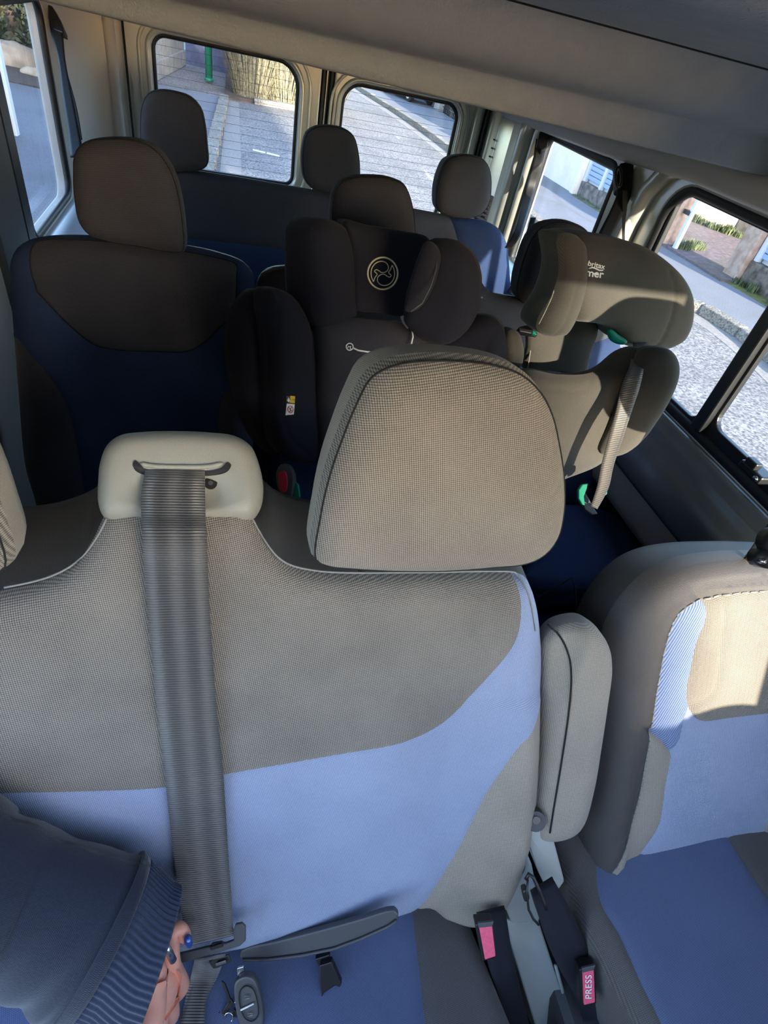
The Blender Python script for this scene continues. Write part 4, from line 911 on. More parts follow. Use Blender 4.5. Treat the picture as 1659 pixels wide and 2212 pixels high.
cpad('body_wing_right', -28, 14, 0, (1040, 770), 1.06, [(930, 745), (960, 715), (1000, 688), (1040, 680), (1072, 690), (1089, 715), (1096, 760), (1092, 820), (1060, 900), (980, 960), (930, 900)], BLACKC, c1, T=.03, r=.03, D=.07, seams=[[(1068, 692), (1068, 720), (1052, 745), (1044, 775), (1040, 850)]])
bwl = cpad('body_wing_left', 25, 14, 0, (600, 820), 1.03, [(572, 628), (600, 624), (632, 640), (655, 675), (670, 720), (677, 780), (682, 850), (688, 900), (694, 945), (690, 985), (665, 1000), (630, 996), (600, 975), (585, 930), (580, 850), (578, 760), (570, 680)], BLACKC, c1, T=.03, r=.03, D=.05, seams=[[(610, 628), (602, 700), (604, 800), (610, 880), (630, 950), (670, 985)]])
cpad('body_shell_left', 40, 14, 0, (550, 800), 1.05, [(517, 720), (526, 680), (545, 645), (572, 626), (586, 660), (592, 760), (592, 880), (600, 985), (575, 965), (548, 920), (530, 860), (518, 790)], BLACKC, c1, T=.02, r=.025, D=.05, seams=[[(572, 630), (580, 700), (584, 800), (590, 900)]])
hdp = cpad('head_pad', 4, 12, 0, (830, 590), 1.02, [(742, 478), (800, 488), (870, 500), (926, 516), (918, 560), (898, 620), (872, 680), (820, 676), (762, 665), (757, 600), (750, 530)], BLACKC, c1, T=.018, r=.02, D=.06, step=.01)
cpad('head_wing_left', 38, 12, 0, (710, 600), .985, [(667, 540), (670, 495), (688, 474), (712, 474), (734, 486), (746, 515), (754, 560), (758, 610), (760, 660), (756, 700), (744, 725), (722, 730), (696, 716), (676, 690), (668, 640)], BLACKC, c1, T=.03, r=.03, D=.07, seams=[[(698, 476), (692, 560), (690, 640), (700, 700), (724, 728)]])
cpad('head_wing_right', -30, 12, 0, (960, 640), .965, [(925, 520), (955, 514), (992, 524), (1020, 548), (1034, 590), (1035, 640), (1022, 690), (995, 728), (958, 745), (920, 738), (892, 718), (872, 690), (880, 650), (905, 590)], BLACKC, c1, T=.035, r=.035, D=.07, seams=[[(1010, 545), (1010, 600), (1006, 660), (996, 700), (970, 735), (925, 742)]])
ckp = cpad('cheek_pad', -42, 12, 0, (910, 600), .915, [(922, 520), (936, 528), (945, 550), (942, 580), (930, 620), (912, 654), (890, 673), (876, 672), (878, 640), (892, 590), (908, 545)], BLACKC, c1, T=.014, r=.014, D=.02, step=.008)
tube('cheek_pad_edge', [dep(x, y, .895) for x, y in ((938, 530), (945, 552), (942, 582), (930, 620), (912, 655), (888, 673))], .0012, DGREYP, c1, 6)
# shell handle showing behind the right wing
pxprism('shell_handle', [(1012, 545), (1025, 548), (1036, 565), (1044, 600), (1034, 604), (1028, 575)], 1.06, .03, PALE, c1, .004)
pxprism('shell_clip', [(864, 683), (872, 680), (880, 692), (888, 704), (880, 708), (870, 696)], 1.03, .01, PALE, c1, .002)
cd_ = 1.045
cord = [(882, 694), (890, 712), (892, 728), (888, 745), (880, 760)]
tube('zip_cord', [dep(x, y, 1.03) for x, y in cord], .0016, WHITE, c1, 6)
tube('zip_cord', onpad(bkp, [(762, 752), (775, 758), (795, 761), (830, 762), (850, 762)], .036, .0015), .0016, WHITE, c1, 6)
ec = (756, 750); tube('zip_medal', onpad(bkp, [(ec[0] + 7.5 * math.cos(a * math.pi / 10), ec[1] + 7.5 * math.sin(a * math.pi / 10)) for a in range(20)], .036, .0015), .0011, WHITE, c1, 6, True)
tube('medal_mark', onpad(bkp, [(ec[0] + x, ec[1] + y) for x, y in ((-4, 3), (-3, -1), (0, 0), (3, -1), (1, 3), (3, 5))], .036, .0015), .0009, WHITE, c1, 5)
# the round stitched emblem
emb = (826, 590); ED = .988
def epts(L): return onpad(hdp, [(emb[0] + x, emb[1] + y) for x, y in L], .018, .001)
circ = [(32 * math.cos(a * math.pi / 24), 34.5 * math.sin(a * math.pi / 24)) for a in range(48)]
tube('emblem_ring', epts(circ), .0013, LOGO, c1, 6, True)
parts_ = []
for a in range(0, 72):
    q = (30.0 * math.cos(a * math.pi / 36), 32.5 * math.sin(a * math.pi / 36)); q2 = (34 * math.cos((a + .5) * math.pi / 36), 36.5 * math.sin((a + .5) * math.pi / 36)); parts_.append(tube_vf(epts([q, q2]), .0007, 4))
v_, f_ = join(parts_); obj('emblem_stitches', v_, f_, LOGO, c1)
up_c = [(-20, 18), (-24, 8), (-25, -4), (-22, -14), (-15, -22), (-5, -26), (5, -24), (11, -17), (11, -9), (5, -3), (-3, -2), (-9, -6), (-14, -8), (-18, -5), (-12, 2), (-16, 8), (-20, 18)]
lo_c = [(-x, -y) for x, y in up_c]
# opposite curves form the two-tailed mark
tube('emblem_curve', epts([(p.x, p.y) for p in catmull([Vector((x, y, 0)) for x, y in up_c], 3, False)]), .0009, LOGO, c1, 5)
tube('emblem_curve', epts([(p.x, p.y) for p in catmull([Vector((x, y, 0)) for x, y in lo_c], 3, False)]), .0009, LOGO, c1, 5)
def flat_on(name, pts, res, mat, parent, T=.034, lift=.0012):
    P_ = onpad(res, pts, T, lift); W_ = res['frame'].W; n = len(P_)
    return obj(name, P_ + [p - W_ * .001 for p in P_], [tuple(range(n))] + [(i, n + i, n + (i + 1) % n, (i + 1) % n) for i in range(n)], mat, parent, smooth=False)
flat_on('label_yellow', [(629, 856), (639, 857), (638, 872), (627, 871)], bwl, YEL, c1)
flat_on('label_dark', [(621, 857), (628, 857), (627, 871), (621, 871)], bwl, BLACKP, c1)
flat_on('label_drop', [(625, 859), (627.5, 866), (625, 870), (622, 866)], bwl, WHITE, c1, lift=.0018)
flat_on('label_white', [(622, 873), (638, 874), (636, 896), (620, 899)], bwl, WHITE, c1)
tube('label_sign', onpad(bwl, [(629 + 5.5 * math.cos(a * math.pi / 8), 885 + 7.5 * math.sin(a * math.pi / 8)) for a in range(16)], .034, .0016), .0007, RED, c1, 5, True)
tube('label_sign', onpad(bwl, [(625, 880), (633, 890)], .034, .0018), .0006, RED, c1, 5)
tube('label_figure', onpad(bwl, [(631, 880), (628, 885), (629, 889), (626, 891)], .034, .0016), .0006, BLACKP, c1, 5)
tex_px('label_print', '0-15M', (633, 864), (1, .1), 4.2, bwl, BLACKP, c1, .034, .0018)
def text_on(name, body, px, rt_px, size, d, mat, parent, ext=.0003, spacing=1.0, dtilt=0.0, align='CENTER', bold=0.0):
    """flat lettering at a pixel, running towards rt_px, at camera depth d"""
    cu = bpy.data.curves.new(name, 'FONT'); cu.body = body; cu.size = size; cu.extrude = ext; cu.space_character = spacing; cu.align_x = align; cu.align_y = 'CENTER'; cu.offset = bold
    to = bpy.data.objects.new('tmp', cu); COL.objects.link(to); dg = bpy.context.evaluated_depsgraph_get(); me = bpy.data.meshes.new_from_object(to.evaluated_get(dg)); bpy.data.objects.remove(to)
    c0 = dep(*px, d); rt = (dep(*rt_px, d + dtilt) - c0).normalized(); nn = -cam_fwd; nn = (nn - rt * nn.dot(rt)).normalized(); up = nn.cross(rt)
    vv = [c0 + rt * v.co.x + up * v.co.y + nn * v.co.z for v in me.vertices]
    return obj(name, vv, [tuple(p.vertices) for p in me.polygons], mat, parent, smooth=False)
# ---- second child seat
c2s = thing('child_seat', 'black and grey child car seat with white lettering on its partly sunlit head part', 'child seat', (.75, 1.0, .46))
BR = cloth('charcoal_knit', rgb(50, 49, 46), rgb(86, 84, 78), .0028, depth=.25)
cpad('backrest_flap', 0, 14, 0, (1200, 760), 1.12, [(1146, 700), (1290, 700), (1276, 760), (1262, 806), (1200, 803), (1133, 797), (1140, 750)], BR, c2s, T=.008, r=.01, D=.015, step=.012)
stf = [dep(x, y, 1.10) for x, y in ((1152, 722), (1147, 750), (1140, 795))]; tube('flap_stitching', stf, .0012, THREAD, c2s, 5)
cpad('backrest_pad', 0, 16, 0, (1230, 900), 1.07, [(1110, 820), (1135, 800), (1200, 808), (1262, 808), (1300, 795), (1345, 760), (1380, 752), (1400, 800), (1370, 880), (1330, 960), (1290, 1000), (1220, 1030), (1130, 1060), (1080, 950)], BR, c2s, T=.03, r=.035, D=.03, step=.014, seams=[[(1120, 830), (1200, 842), (1262, 846), (1275, 838)]])
cpad('body_wing_right', -30, 14, 0, (1390, 860), 1.03, [(1385, 756), (1420, 750), (1450, 758), (1466, 782), (1467, 815), (1450, 860), (1420, 910), (1385, 955), (1345, 982), (1310, 985), (1290, 970), (1310, 920), (1340, 850), (1365, 790)], BR, c2s, T=.02, r=.025, D=.05, step=.012)
cpad('arm_pad', -10, 14, 0, (1110, 760), 1.06, [(1090, 722), (1104, 712), (1120, 718), (1130, 745), (1130, 780), (1118, 800), (1094, 800), (1088, 760)], BR, c2s, T=.015, r=.02, D=.05, seams=[[(1108, 714), (1116, 750), (1114, 800)]])
hp = cpad('head_panel', 4, 8, 0, (1380, 630), 1.05, [(1225, 520), (1245, 508), (1300, 511), (1380, 528), (1430, 556), (1468, 592), (1488, 630), (1492, 660), (1486, 700), (1468, 733), (1440, 750), (1412, 753), (1360, 748), (1335, 736), (1322, 716), (1300, 701), (1262, 695), (1240, 690), (1225, 600)], BR, c2s, T=.03, r=.03, D=.10, step=.010, seams=[[(1450, 590), (1458, 620), (1454, 670), (1436, 720), (1420, 752)]])
cpad('head_wing_left', 12, 8, 0, (1230, 620), .975, [(1201, 522), (1205, 508), (1220, 503), (1244, 508), (1258, 524), (1263, 560), (1261, 610), (1248, 662), (1232, 700), (1216, 722), (1198, 726), (1175, 724), (1158, 706), (1165, 680), (1190, 640), (1206, 590), (1205, 550)], BR, c2s, T=.025, r=.03, D=.06, step=.01, seams=[[(1250, 600), (1240, 645), (1226, 688), (1206, 724)]])
cpad('head_wing_inner', -50, 8, 0, (1180, 620), 1.055, [(1200, 506), (1208, 550), (1207, 600), (1192, 645), (1168, 690), (1160, 712), (1145, 706), (1148, 660), (1165, 600), (1185, 540)], BLACKC, c2s, T=.01, r=.012, D=.03, step=.01)
tube('wing_piping', [dep(x, y, .965) for x, y in ((1204, 520), (1207, 560), (1205, 600), (1192, 642), (1178, 672), (1164, 700))], .0012, PALE, c2s, 5)
pxprism('wing_base', [(1120, 706), (1136, 702), (1160, 716), (1162, 724), (1122, 716)], 1.07, .02, BLACKP, c2s, .002)
pxprism('green_stop', [(1151, 713), (1158, 716), (1159, 724), (1150, 721)], 1.02, .01, GREEN, c2s, .001)
gg = cpad('green_guide', -10, 10, 0, (1335, 728), 1.06, [(1314, 712), (1322, 712), (1335, 722), (1355, 738), (1348, 744), (1330, 742), (1318, 734)], GREEN, c2s, T=.004, r=.005, D=.01, step=.005)
tex_px('lettering', 'britax', (1290, 573.5), (1, .22), 15.5, hp, WHITE, c2s, .034, .0014, bold=.018)
tex_px('lettering', 'mer', (1286, 592), (1, .12), 23, hp, WHITE, c2s, .034, .0014, bold=.02)
flat_on('letter_bar', [(1282, 590), (1292, 591), (1292, 594), (1282, 593)], hp, WHITE, c2s, .034, .0016)
wv = catmull([Vector((x, y, 0)) for x, y in ((1274, 581), (1281, 578.5), (1289, 581), (1297, 584.5), (1305, 584))], 2, False)
tube('letter_wave', onpad(hp, [(p.x, p.y) for p in wv], .034, .0008), [.0007] + [.0013] * (len(wv) - 2) + [.0006], WHITE, c2s, 6)
# its belt and the green lower guide
b2 = thing('seat_belt', 'grey seat belt slung across the child seat with white lettering', 'seat belt', tuple(dep(1360, 860, .98)))
pxribbon('webbing', [(1368, 742, 1402, 740, 1.09, 1.09), (1360, 790, 1392, 790, 1.0, 1.0), (1344, 830, 1382, 836, .99, .99), (1332, 880, 1366, 884, .99, .99), (1316, 940, 1346, 944, .99, .99), (1300, 1000, 1326, 1004, 1.0, 1.0), (1290, 1050, 1314, 1055, 1.01, 1.01), (1276, 1092, 1290, 1100, 1.02, 1.02)], WEB, b2, .0015)
gl_ = pxprism('green_belt_hook', [(1250, 1058), (1258, 1046), (1272, 1044), (1268, 1056), (1262, 1072), (1264, 1092), (1258, 1090), (1250, 1076)], 1.03, .012, GREEN, c2s, .002)
pxprism('green_belt_hook', [(1296, 1046), (1308, 1040), (1313, 1056), (1312, 1068), (1302, 1072), (1294, 1062)], 1.02, .012, GREEN, c2s, .002)
pxprism('hook_cover', [(1256, 1066), (1264, 1062), (1284, 1098), (1292, 1110), (1280, 1112), (1264, 1100)], 1.04, .012, DGREYP, c2s, .002)
# red buckle and green tab left of the first child seat
b3 = thing('belt_buckle', 'black belt buckle with a red button on the seat left of the child seat', 'belt buckle', tuple(dep(610, 1050, 1.0)))
pxprism('buckle_body', [(p.x, p.y) for p in catmull([Vector((x, y, 0)) for x, y in ((596, 1020), (606, 1003), (622, 1002), (633, 1020), (634, 1050), (626, 1075), (606, 1072), (598, 1050))], 10)], 1.0, .03, DGREYP, b3, .003)
pxprism('release_button', [(p.x, p.y) for p in catmull([Vector((x, y, 0)) for x, y in ((600, 1028), (604, 1018), (614, 1017), (619, 1026), (620, 1052), (615, 1064), (606, 1063), (602, 1052))], 6)], .996, .012, RED, b3, .0015)
pxprism('green_tab', [(634, 1038), (644, 1046), (648, 1074), (632, 1078), (630, 1060)], 1.01, .012, GREEN, c1, .002)
# ================================================================== BELTS ON THE PILLARS
def belt_thing(label, rows, anchor=None, extra=None, group=None):
    t = thing('seat_belt', label, 'seat belt', tuple(dep(rows[0][0], rows[0][1], rows[0][4])), group)
    pxribbon('webbing', rows, WEBD, t, .0015)
    if extra: pxribbon('webbing_return', extra, WEBD, t, .0015)
    if anchor: 
        for nm, pts, d, th in anchor: pxprism(nm, pts, d, th, BLACKP, t, .003)
    return t
# right wall: X about 1.03
dX = lambda x, y, X=XR - .03: (on(x, y, 0, X) - EYE).dot(cam_fwd)
belt_thing('black seat belt hanging at the rear pillar, left of the right rear side window', [(1158, 300, 1180, 302, dX(1165, 300), dX(1165, 300)), (1150, 350, 1172, 352, dX(1160, 350), dX(1160, 350)), (1132, 420, 1152, 422, dX(1142, 420), dX(1142, 420)), (1110, 500, 1128, 500, 1.75, 1.75), (1090, 535, 1106, 538, 1.72, 1.72)],
           [('pillar_anchor', [(1166, 284), (1184, 282), (1186, 300), (1182, 318), (1170, 326), (1160, 312)], dX(1170, 300), .03)],
           [(1146, 470, 1158, 470, 1.8, 1.8), (1120, 560, 1136, 560, 1.75, 1.75), (1106, 610, 1122, 612, 1.72, 1.72), (1094, 632, 1112, 634, 1.7, 1.7)])
belt_thing('black seat belt on the pillar between the two right-hand side windows', [(1334, 395, 1364, 405, 1.52, 1.52), (1332, 420, 1362, 425, 1.52, 1.52), (1318, 455, 1348, 458, 1.5, 1.5), (1300, 490, 1332, 492, 1.48, 1.48), (1280, 530, 1315, 532, 1.46, 1.46)],
           [('pillar_anchor', [(1340, 352), (1360, 348), (1370, 356), (1368, 380), (1366, 410), (1352, 420), (1334, 408), (1332, 380)], 1.52, .03)],
           [(1345, 410, 1358, 412, 1.5, 1.5), (1344, 450, 1354, 452, 1.5, 1.5), (1344, 490, 1350, 492, 1.5, 1.5), (1344, 530, 1350, 532, 1.5, 1.5)])
tube('anchor_ring', [dep(1336 + 7 * math.cos(a * math.pi / 7), 383 + 22 * math.sin(a * math.pi / 7), 1.5) for a in range(14)], .004, BLACKP, bpy.data.objects['seat_belt.003'], 8, True)
dL = lambda x, y, X=XL + .03: (on(x, y, 0, X) - EYE).dot(cam_fwd)
belt_thing('black seat belt on the left wall behind the left side window', [(106, 40, 130, 44, 1.56, 1.56), (110, 70, 136, 74, 1.56, 1.56), (126, 130, 142, 134, 1.5, 1.5), (134, 200, 156, 205, 1.45, 1.45), (146, 280, 172, 285, 1.4, 1.4), (152, 340, 182, 340, 1.36, 1.36)],
           [('pillar_anchor', [(102, 8), (112, 12), (122, 30), (136, 62), (137, 72), (112, 62), (104, 40)], 1.56, .025)], [(120, 76, 124, 78, 1.57, 1.57), (136, 150, 144, 152, 1.52, 1.52), (156, 230, 166, 232, 1.48, 1.48), (168, 300, 178, 302, 1.42, 1.42)])

# ================================================================== PERSON (arm reaching in from the left)
def loft(rings, closed_end=True):
    V = []; F = []; n = len(rings[0])
    for r_ in rings: V += r_
    for i in range(len(rings) - 1):
        for k in range(n): F.append((i * n + k, i * n + (k + 1) % n, (i + 1) * n + (k + 1) % n, (i + 1) * n + k))
    if closed_end: F.append(tuple(range(n))[::-1]); F.append(tuple(range((len(rings) - 1) * n, len(rings) * n)))
    return V, F
def ring_px(a, b, da, db, flat=.75, n=36, wob=None, ph=0):
    """ellipse whose long diameter joins two pixels"""
    A = dep(*a, da); B = dep(*b, db); c = (A + B) / 2; u = (A - B) / 2; L = u.length
    return c, u, L
def sleeve(name, stations, mat, parent, n=72, wrink=None, rib=0.0, flat=.8, ribn=40):
    cs = []
    for (a, b, da, db) in stations: cs.append(ring_px(a, b, da, db))
    rings = []; UV = []
    for i, (c, u, L) in enumerate(cs):
        j = min(i, len(cs) - 2); ax = (cs[j + 1][0] - cs[j][0]).normalized(); uu = u.normalized(); vv = ax.cross(uu).normalized()
        ring = []
        for k in range(n):
            an = 2 * math.pi * k / n; rr = 1.0
            if wrink: rr += wrink(i, an)
            if rib: rr += rib * (.5 + .5 * math.cos(an * ribn))
            ring.append(c + uu * (L * math.cos(an) * rr) + vv * (L * flat * math.sin(an) * rr)); UV.append((an * L, (c - cs[0][0]).length))
        rings.append(ring)
    V, F = loft(rings); return obj(name, V, F, mat, parent, uvs=UV)
def lerp_st(st, k):
    o_ = []
    for i in range(len(st) - 1):
        for j in range(k):
            t = j / k; t2 = t * t * (3 - 2 * t) if False else t
            a, b = st[i], st[i + 1]; L2 = lambda p, q: tuple(p[m_] * (1 - t2) + q[m_] * t2 for m_ in range(2))
            o_.append((L2(a[0], b[0]), L2(a[1], b[1]), a[2] * (1 - t2) + b[2] * t2, a[3] * (1 - t2) + b[3] * t2))
    o_.append(st[-1]); return o_
per = thing('person', 'person reaching in, navy knitted sleeve with ribbed cuff and a blue painted fingernail', 'person', tuple(dep(200, 2000, .42)))
st_s = [((-160, 1690), (-330, 2120), 0.580, 0.620), ((-60, 1715), (-200, 2130), 0.590, 0.620), ((30, 1772), (-90, 2130), 0.600, 0.630), ((120, 1812), (-20, 2120), 0.620, 0.640), ((200, 1842), (40, 2140), 0.630, 0.650), ((270, 1862), (80, 2165), 0.640, 0.660), ((304, 1872), (106, 2184), 0.645, 0.665)]
st_s = lerp_st(st_s, 6)
random.seed(3); wv_ = [(random.uniform(.012, .03), random.choice((2, 3, 4, 5)), random.uniform(0, 6), random.uniform(0.485, .9)) for _ in range(7)]
def wr_(i, an): return sum(a * math.sin(m_ * an + p + i * q) * .5 for a, m_, p, q in wv_) * min(1, (len(st_s) - i) / 5)
sleeve('sleeve', st_s, NAVY, per, wrink=wr_, flat=.55)
st_seam = lerp_st([((306, 1863), (104, 2190), 0.643, 0.665), ((318, 1868), (116, 2198), 0.645, 0.667), ((324, 1876), (126, 2194), 0.647, 0.668)], 3)
sleeve('cuff_seam', st_seam, NAVY, per, flat=.57)
st_c = lerp_st([((320, 1880), (124, 2192), 0.648, 0.667), ((345, 1905), (170, 2212), 0.655, 0.675), ((372, 1930), (215, 2250), 0.662, 0.682), ((392, 1938), (262, 2270), 0.668, 0.688)], 4)
sleeve('ribbed_cuff', st_c, NAVYR, per, n=480, rib=.028, flat=.55, ribn=80)
# hand: one skinned figure - wrist, palm, four fingers and a thumb
def skin_body(name, nodes, edges, mat, parent, sub=2):
    me = bpy.data.meshes.new(name); org = ORG[parent.name]
    me.from_pydata([tuple(p - org) for p, r in nodes], edges, []); me.update(); me.materials.append(mat)
    o = bpy.data.objects.new(name, me); COL.objects.link(o); o.parent = parent; ORG[o.name] = org
    m_ = o.modifiers.new('skin', 'SKIN'); m_.use_smooth_shade = True
    for i, (p, r) in enumerate(nodes): me.skin_vertices[0].data[i].radius = (r, r)
    me.skin_vertices[0].data[0].use_root = True
    s = o.modifiers.new('sub', 'SUBSURF'); s.levels = s.render_levels = sub
    return o
hn = [(dep(262, 2060, 0.668), 0.020), (dep(318, 2100, 0.690), 0.021), (dep(344, 2130, 0.705), 0.027), (dep(362, 2105, 0.72), 0.020),
      # index finger: bends up towards the tongue
      (dep(366, 2060, 0.710), 0.0134), (dep(372, 2010, 0.705), 0.0117), (dep(390, 2000, 0.710), 0.0103), (dep(402, 2032, 0.715), 0.0089),
      # middle, ring, little: curled below, partly out of frame
      (dep(376, 2100, 0.725), 0.0134), (dep(396, 2130, 0.750), 0.0111), (dep(372, 2160, 0.760), 0.0093),
      (dep(366, 2170, 0.725), 0.0129), (dep(372, 2195, 0.750), 0.0111), (dep(352, 2215, 0.755), 0.0093),
      (dep(345, 2210, 0.710), 0.0117), (dep(340, 2245, 0.735), 0.0099), (dep(325, 2265, 0.740), 0.0087),
      # thumb
      (dep(330, 2185, 0.665), 0.0187), (dep(322, 2235, 0.645), 0.0146), (dep(308, 2268, 0.645), 0.0117)]
he = [(0, 1), (1, 2), (2, 3), (3, 4), (4, 5), (5, 6), (6, 7), (3, 8), (8, 9), (9, 10), (2, 11), (11, 12), (12, 13), (2, 14), (14, 15), (15, 16), (1, 17), (17, 18), (18, 19)]
hand = skin_body('hand', hn, he, SKIN, per)
nl = dep(406, 2030, .702); ndir = (dep(408, 2040, .707) - dep(402, 2018, .707)).normalized(); 
v_, f_ = tube_vf([nl - ndir * .006, nl - ndir * .004, nl, nl + ndir * .006, nl + ndir * .0095], [.002, .0042, .0052, .0048, .002], 12); obj('fingernail', v_, f_, NAIL, per)
brc = [dep(352, 2010, .555), dep(362, 2035, .552), dep(370, 2060, .56)]
tube('bracelet', [dep(346, 2030, .68), dep(356, 2042, .675), dep(366, 2058, .68), dep(374, 2075, .685)], .0045, CHROME, per, 10)
# white-and-blue held object at the lower edge
ob = thing('lip_tube', 'small white and blue object under the hand at the bottom edge', 'small tube', tuple(dep(300, 2205, .5)))
v_, f_ = tube_vf([dep(312, 2186, .655), dep(304, 2200, .655), dep(290, 2240, .655)], [.010, .0115, .0115], 18); obj('tube_body', v_, f_, WHITE, ob)
v_, f_ = tube_vf([dep(290, 2188, .655), dep(274, 2220, .655)], [.007, .007], 14); obj('tube_band', v_, f_, NAIL, ob)
# ================================================================== CAR KEY
ky = thing('car_key', 'black remote car key with two buttons, lying on the blue bench cushion', 'car key', tuple(dep(535, 2160, .80)))
KD = cdep(535, 2160, .395)
fob = [(p.x, p.y) for p in catmull([Vector((x, y, 0)) for x, y in ((508, 2122), (530, 2110), (548, 2116), (562, 2150), (569, 2200), (564, 2228), (540, 2236), (518, 2215), (506, 2165))], 8)]
pxprism('fob', fob, KD - .015, .012, DGREYP, ky, .003)
rim = [(p.x, p.y) for p in catmull([Vector((x, y, 0)) for x, y in ((518, 2142), (532, 2130), (546, 2136), (556, 2165), (557, 2195), (545, 2206), (530, 2200), (518, 2170))], 6)]
tube('button_rim', [dep(x, y, KD - .017) for x, y in rim], .0008, DSEAM, ky, 5, True)
tube('button_divider', [dep(520, 2182, KD - .0175), dep(548, 2168, KD - .0175)], .0012, WHITE, ky, 6)
for c, up_ in (((533, 2155), 1), ((540, 2192), 0)):
    tube('lock_symbol', [dep(c[0] - 5, c[1] + 3, KD - .0175), dep(c[0] + 5, c[1] + 1, KD - .0175), dep(c[0] + 5, c[1] - 4, KD - .0175), dep(c[0] - 4, c[1] - 3, KD - .0175)], .0006, PALE, ky, 5, True)
pxprism('key_blade', [(512, 2092), (526, 2088), (532, 2110), (520, 2118), (513, 2112)], KD - .005, .004, CHROME, ky, .0008)
ks = thing('key_ring', 'bunch of small dark keys and a buckle clip beside the remote key', 'key ring', tuple(dep(495, 2190, KD)))
tube('ring', [dep(500 + 16 * math.cos(a * math.pi / 10), 2180 + 18 * math.sin(a * math.pi / 10), KD + .004 * math.sin(a * math.pi / 5)) for a in range(20)], .0012, CHROME, ks, 6, True)
for q in ([(478, 2120), (486, 2126), (500, 2165), (494, 2170)], [(470, 2200), (498, 2158), (504, 2166), (480, 2212)], [(486, 2214), (505, 2180), (520, 2198), (508, 2224)], [(462, 2195), (474, 2186), (482, 2224), (466, 2224)]):
    pxprism('key', q, KD - .008, .003, BLACKP, ks, .0006)
tube('key_loop', [dep(494 + 9 * math.cos(a * math.pi / 6), 2198 + 11 * math.sin(a * math.pi / 6), KD - .011) for a in range(12)], .0010, CHROME, ks, 6, True)

# ================================================================== CAB FITTINGS (outside the frame; the wheel's shadow falls on the driver's seat)
dsh = thing('dashboard', 'grey dashboard under the windscreen, behind the camera', 'dashboard', (.3, -.9, 0))
box('dash_body', (XL + .02, -1.2, .15), (XR + .04, -.78, 1.02), plain('grey_dash_plastic', rgb(120, 118, 114), .6), dsh, bevel=.05)
prism('bounce_bonnet', [Vector((XL, -1.2, .92)), Vector((XR, -1.2, .92)), Vector((XR, -2.3, .55)), Vector((XL, -2.3, .55))], (0, 0, -.03), plain('silver_bonnet_paint', rgb(205, 205, 205), .4), dsh, bevel=.01)  # unseen pale panel, added to bounce sun up onto the ceiling
sw = thing('steering_wheel', 'black steering wheel before the driver seat, its rim shadow falls on the backrest', 'steering wheel', (.96, -.25, .76))
sc = Vector((.905, -.20, .76)); sa = Vector((0, .80, .60)).normalized(); su = Vector((1, 0, 0)); sv = sa.cross(su)
tube('rim', [sc + (su * math.cos(a * math.pi / 24) + sv * math.sin(a * math.pi / 24)) * .145 for a in range(48)], .016, BLACKP, sw, 12, True)
for a in (10, 170, 270): tube('spoke', [sc, sc + (su * math.cos(math.radians(a)) + sv * math.sin(math.radians(a))) * .145], .014, BLACKP, sw, 8)
v_, f_ = tube_vf([sc - sa * .02, sc + sa * .03], [.06, .05], 24); obj('hub', v_, f_, DGREYP, sw)
v_, f_ = tube_vf([sc - sa * .02, sc - sa * .40], [.03, .04], 12); obj('column', v_, f_, DGREYP, sw)
# ================================================================== OUTSIDE
rd = box('road', (-40, -30, ZG - .2), (45, 60, ZG), ASPH); tag(rd, kind='structure')
def slab(name, pts, z0, z1, mat, parent=None, bevel=0):
    return prism(name, [Vector((p[0], p[1], z0)) for p in pts], Vector((0, 0, z1 - z0)), mat, parent, bevel=bevel)
# far pavement along the right, bounded by kerb stones
kerb = [(3.95, 30), (4.24, 22.5), (4.57, 19), (4.76, 14.4), (4.62, 9.26), (4.52, 8.2), (4.50, 7.4), (4.75, 6.85), (5.15, 6.35), (5.50, 5.9), (5.62, 5.5), (5.64, 5.1), (5.55, 4.4), (5.3, 3.2), (4.9, 0.0), (4.8, -8)]
kc_ = [(p.x, p.y) for p in catmull([Vector((x, y, 0)) for x, y in kerb], .3, False)]
pv_ = slab('pavement', kc_ + [(12, -8), (12, 30)], ZG - .1, ZG + .10, PAVE); tag(pv_, kind='structure')
kb = thing('kerb', 'stone kerb along the far pavement, curving in towards the garage entrance', 'kerb', (4.8, 9, ZG))
kp = catmull([Vector((x, y, 0)) for x, y in kerb], .05, False); acc = 0; last = 0; i0 = 0; nk = 0
for i in range(1, len(kp)):
    acc += (kp[i] - kp[i - 1]).length
    if acc >= .62:
        a, b = kp[i0], kp[i]; t = (b - a).normalized(); nrm = Vector((-t.y, t.x, 0)); nrm = nrm if nrm.x < 0 else -nrm
        if a.y > 1.5 and a.y < 27:
            g0 = .012; a2 = a + t * g0; b2 = b - t * g0; jz = random.uniform(-.008, .008)
            prism('kerb_stone', [Vector((*(a2 - nrm * .14).xy, ZG + .0)), Vector((*(b2 - nrm * .14).xy, ZG + .0)), Vector((*(b2 + nrm * .015).xy, ZG)), Vector((*(a2 + nrm * .015).xy, ZG))], (0, 0, .125 + jz), KERBM, kb, bevel=.012)
        acc = 0; i0 = i
# gutter strip at the foot of the kerb
gp = [Vector((x, y, 0)) for x, y in kc_]
gt = []
for i in range(len(gp)):
    a = gp[max(i - 1, 0)]; b = gp[min(i + 1, len(gp) - 1)]; t = (b - a).normalized(); n_ = Vector((-t.y, t.x, 0)); n_ = n_ if n_.x < 0 else -n_; gt.append((gp[i].x + n_.x * .30, gp[i].y + n_.y * .30))
gs = slab('gutter', [(p.x, p.y) for p in gp] + gt[::-1], ZG - .02, ZG + .004, GUTTER); tag(gs, kind='structure')
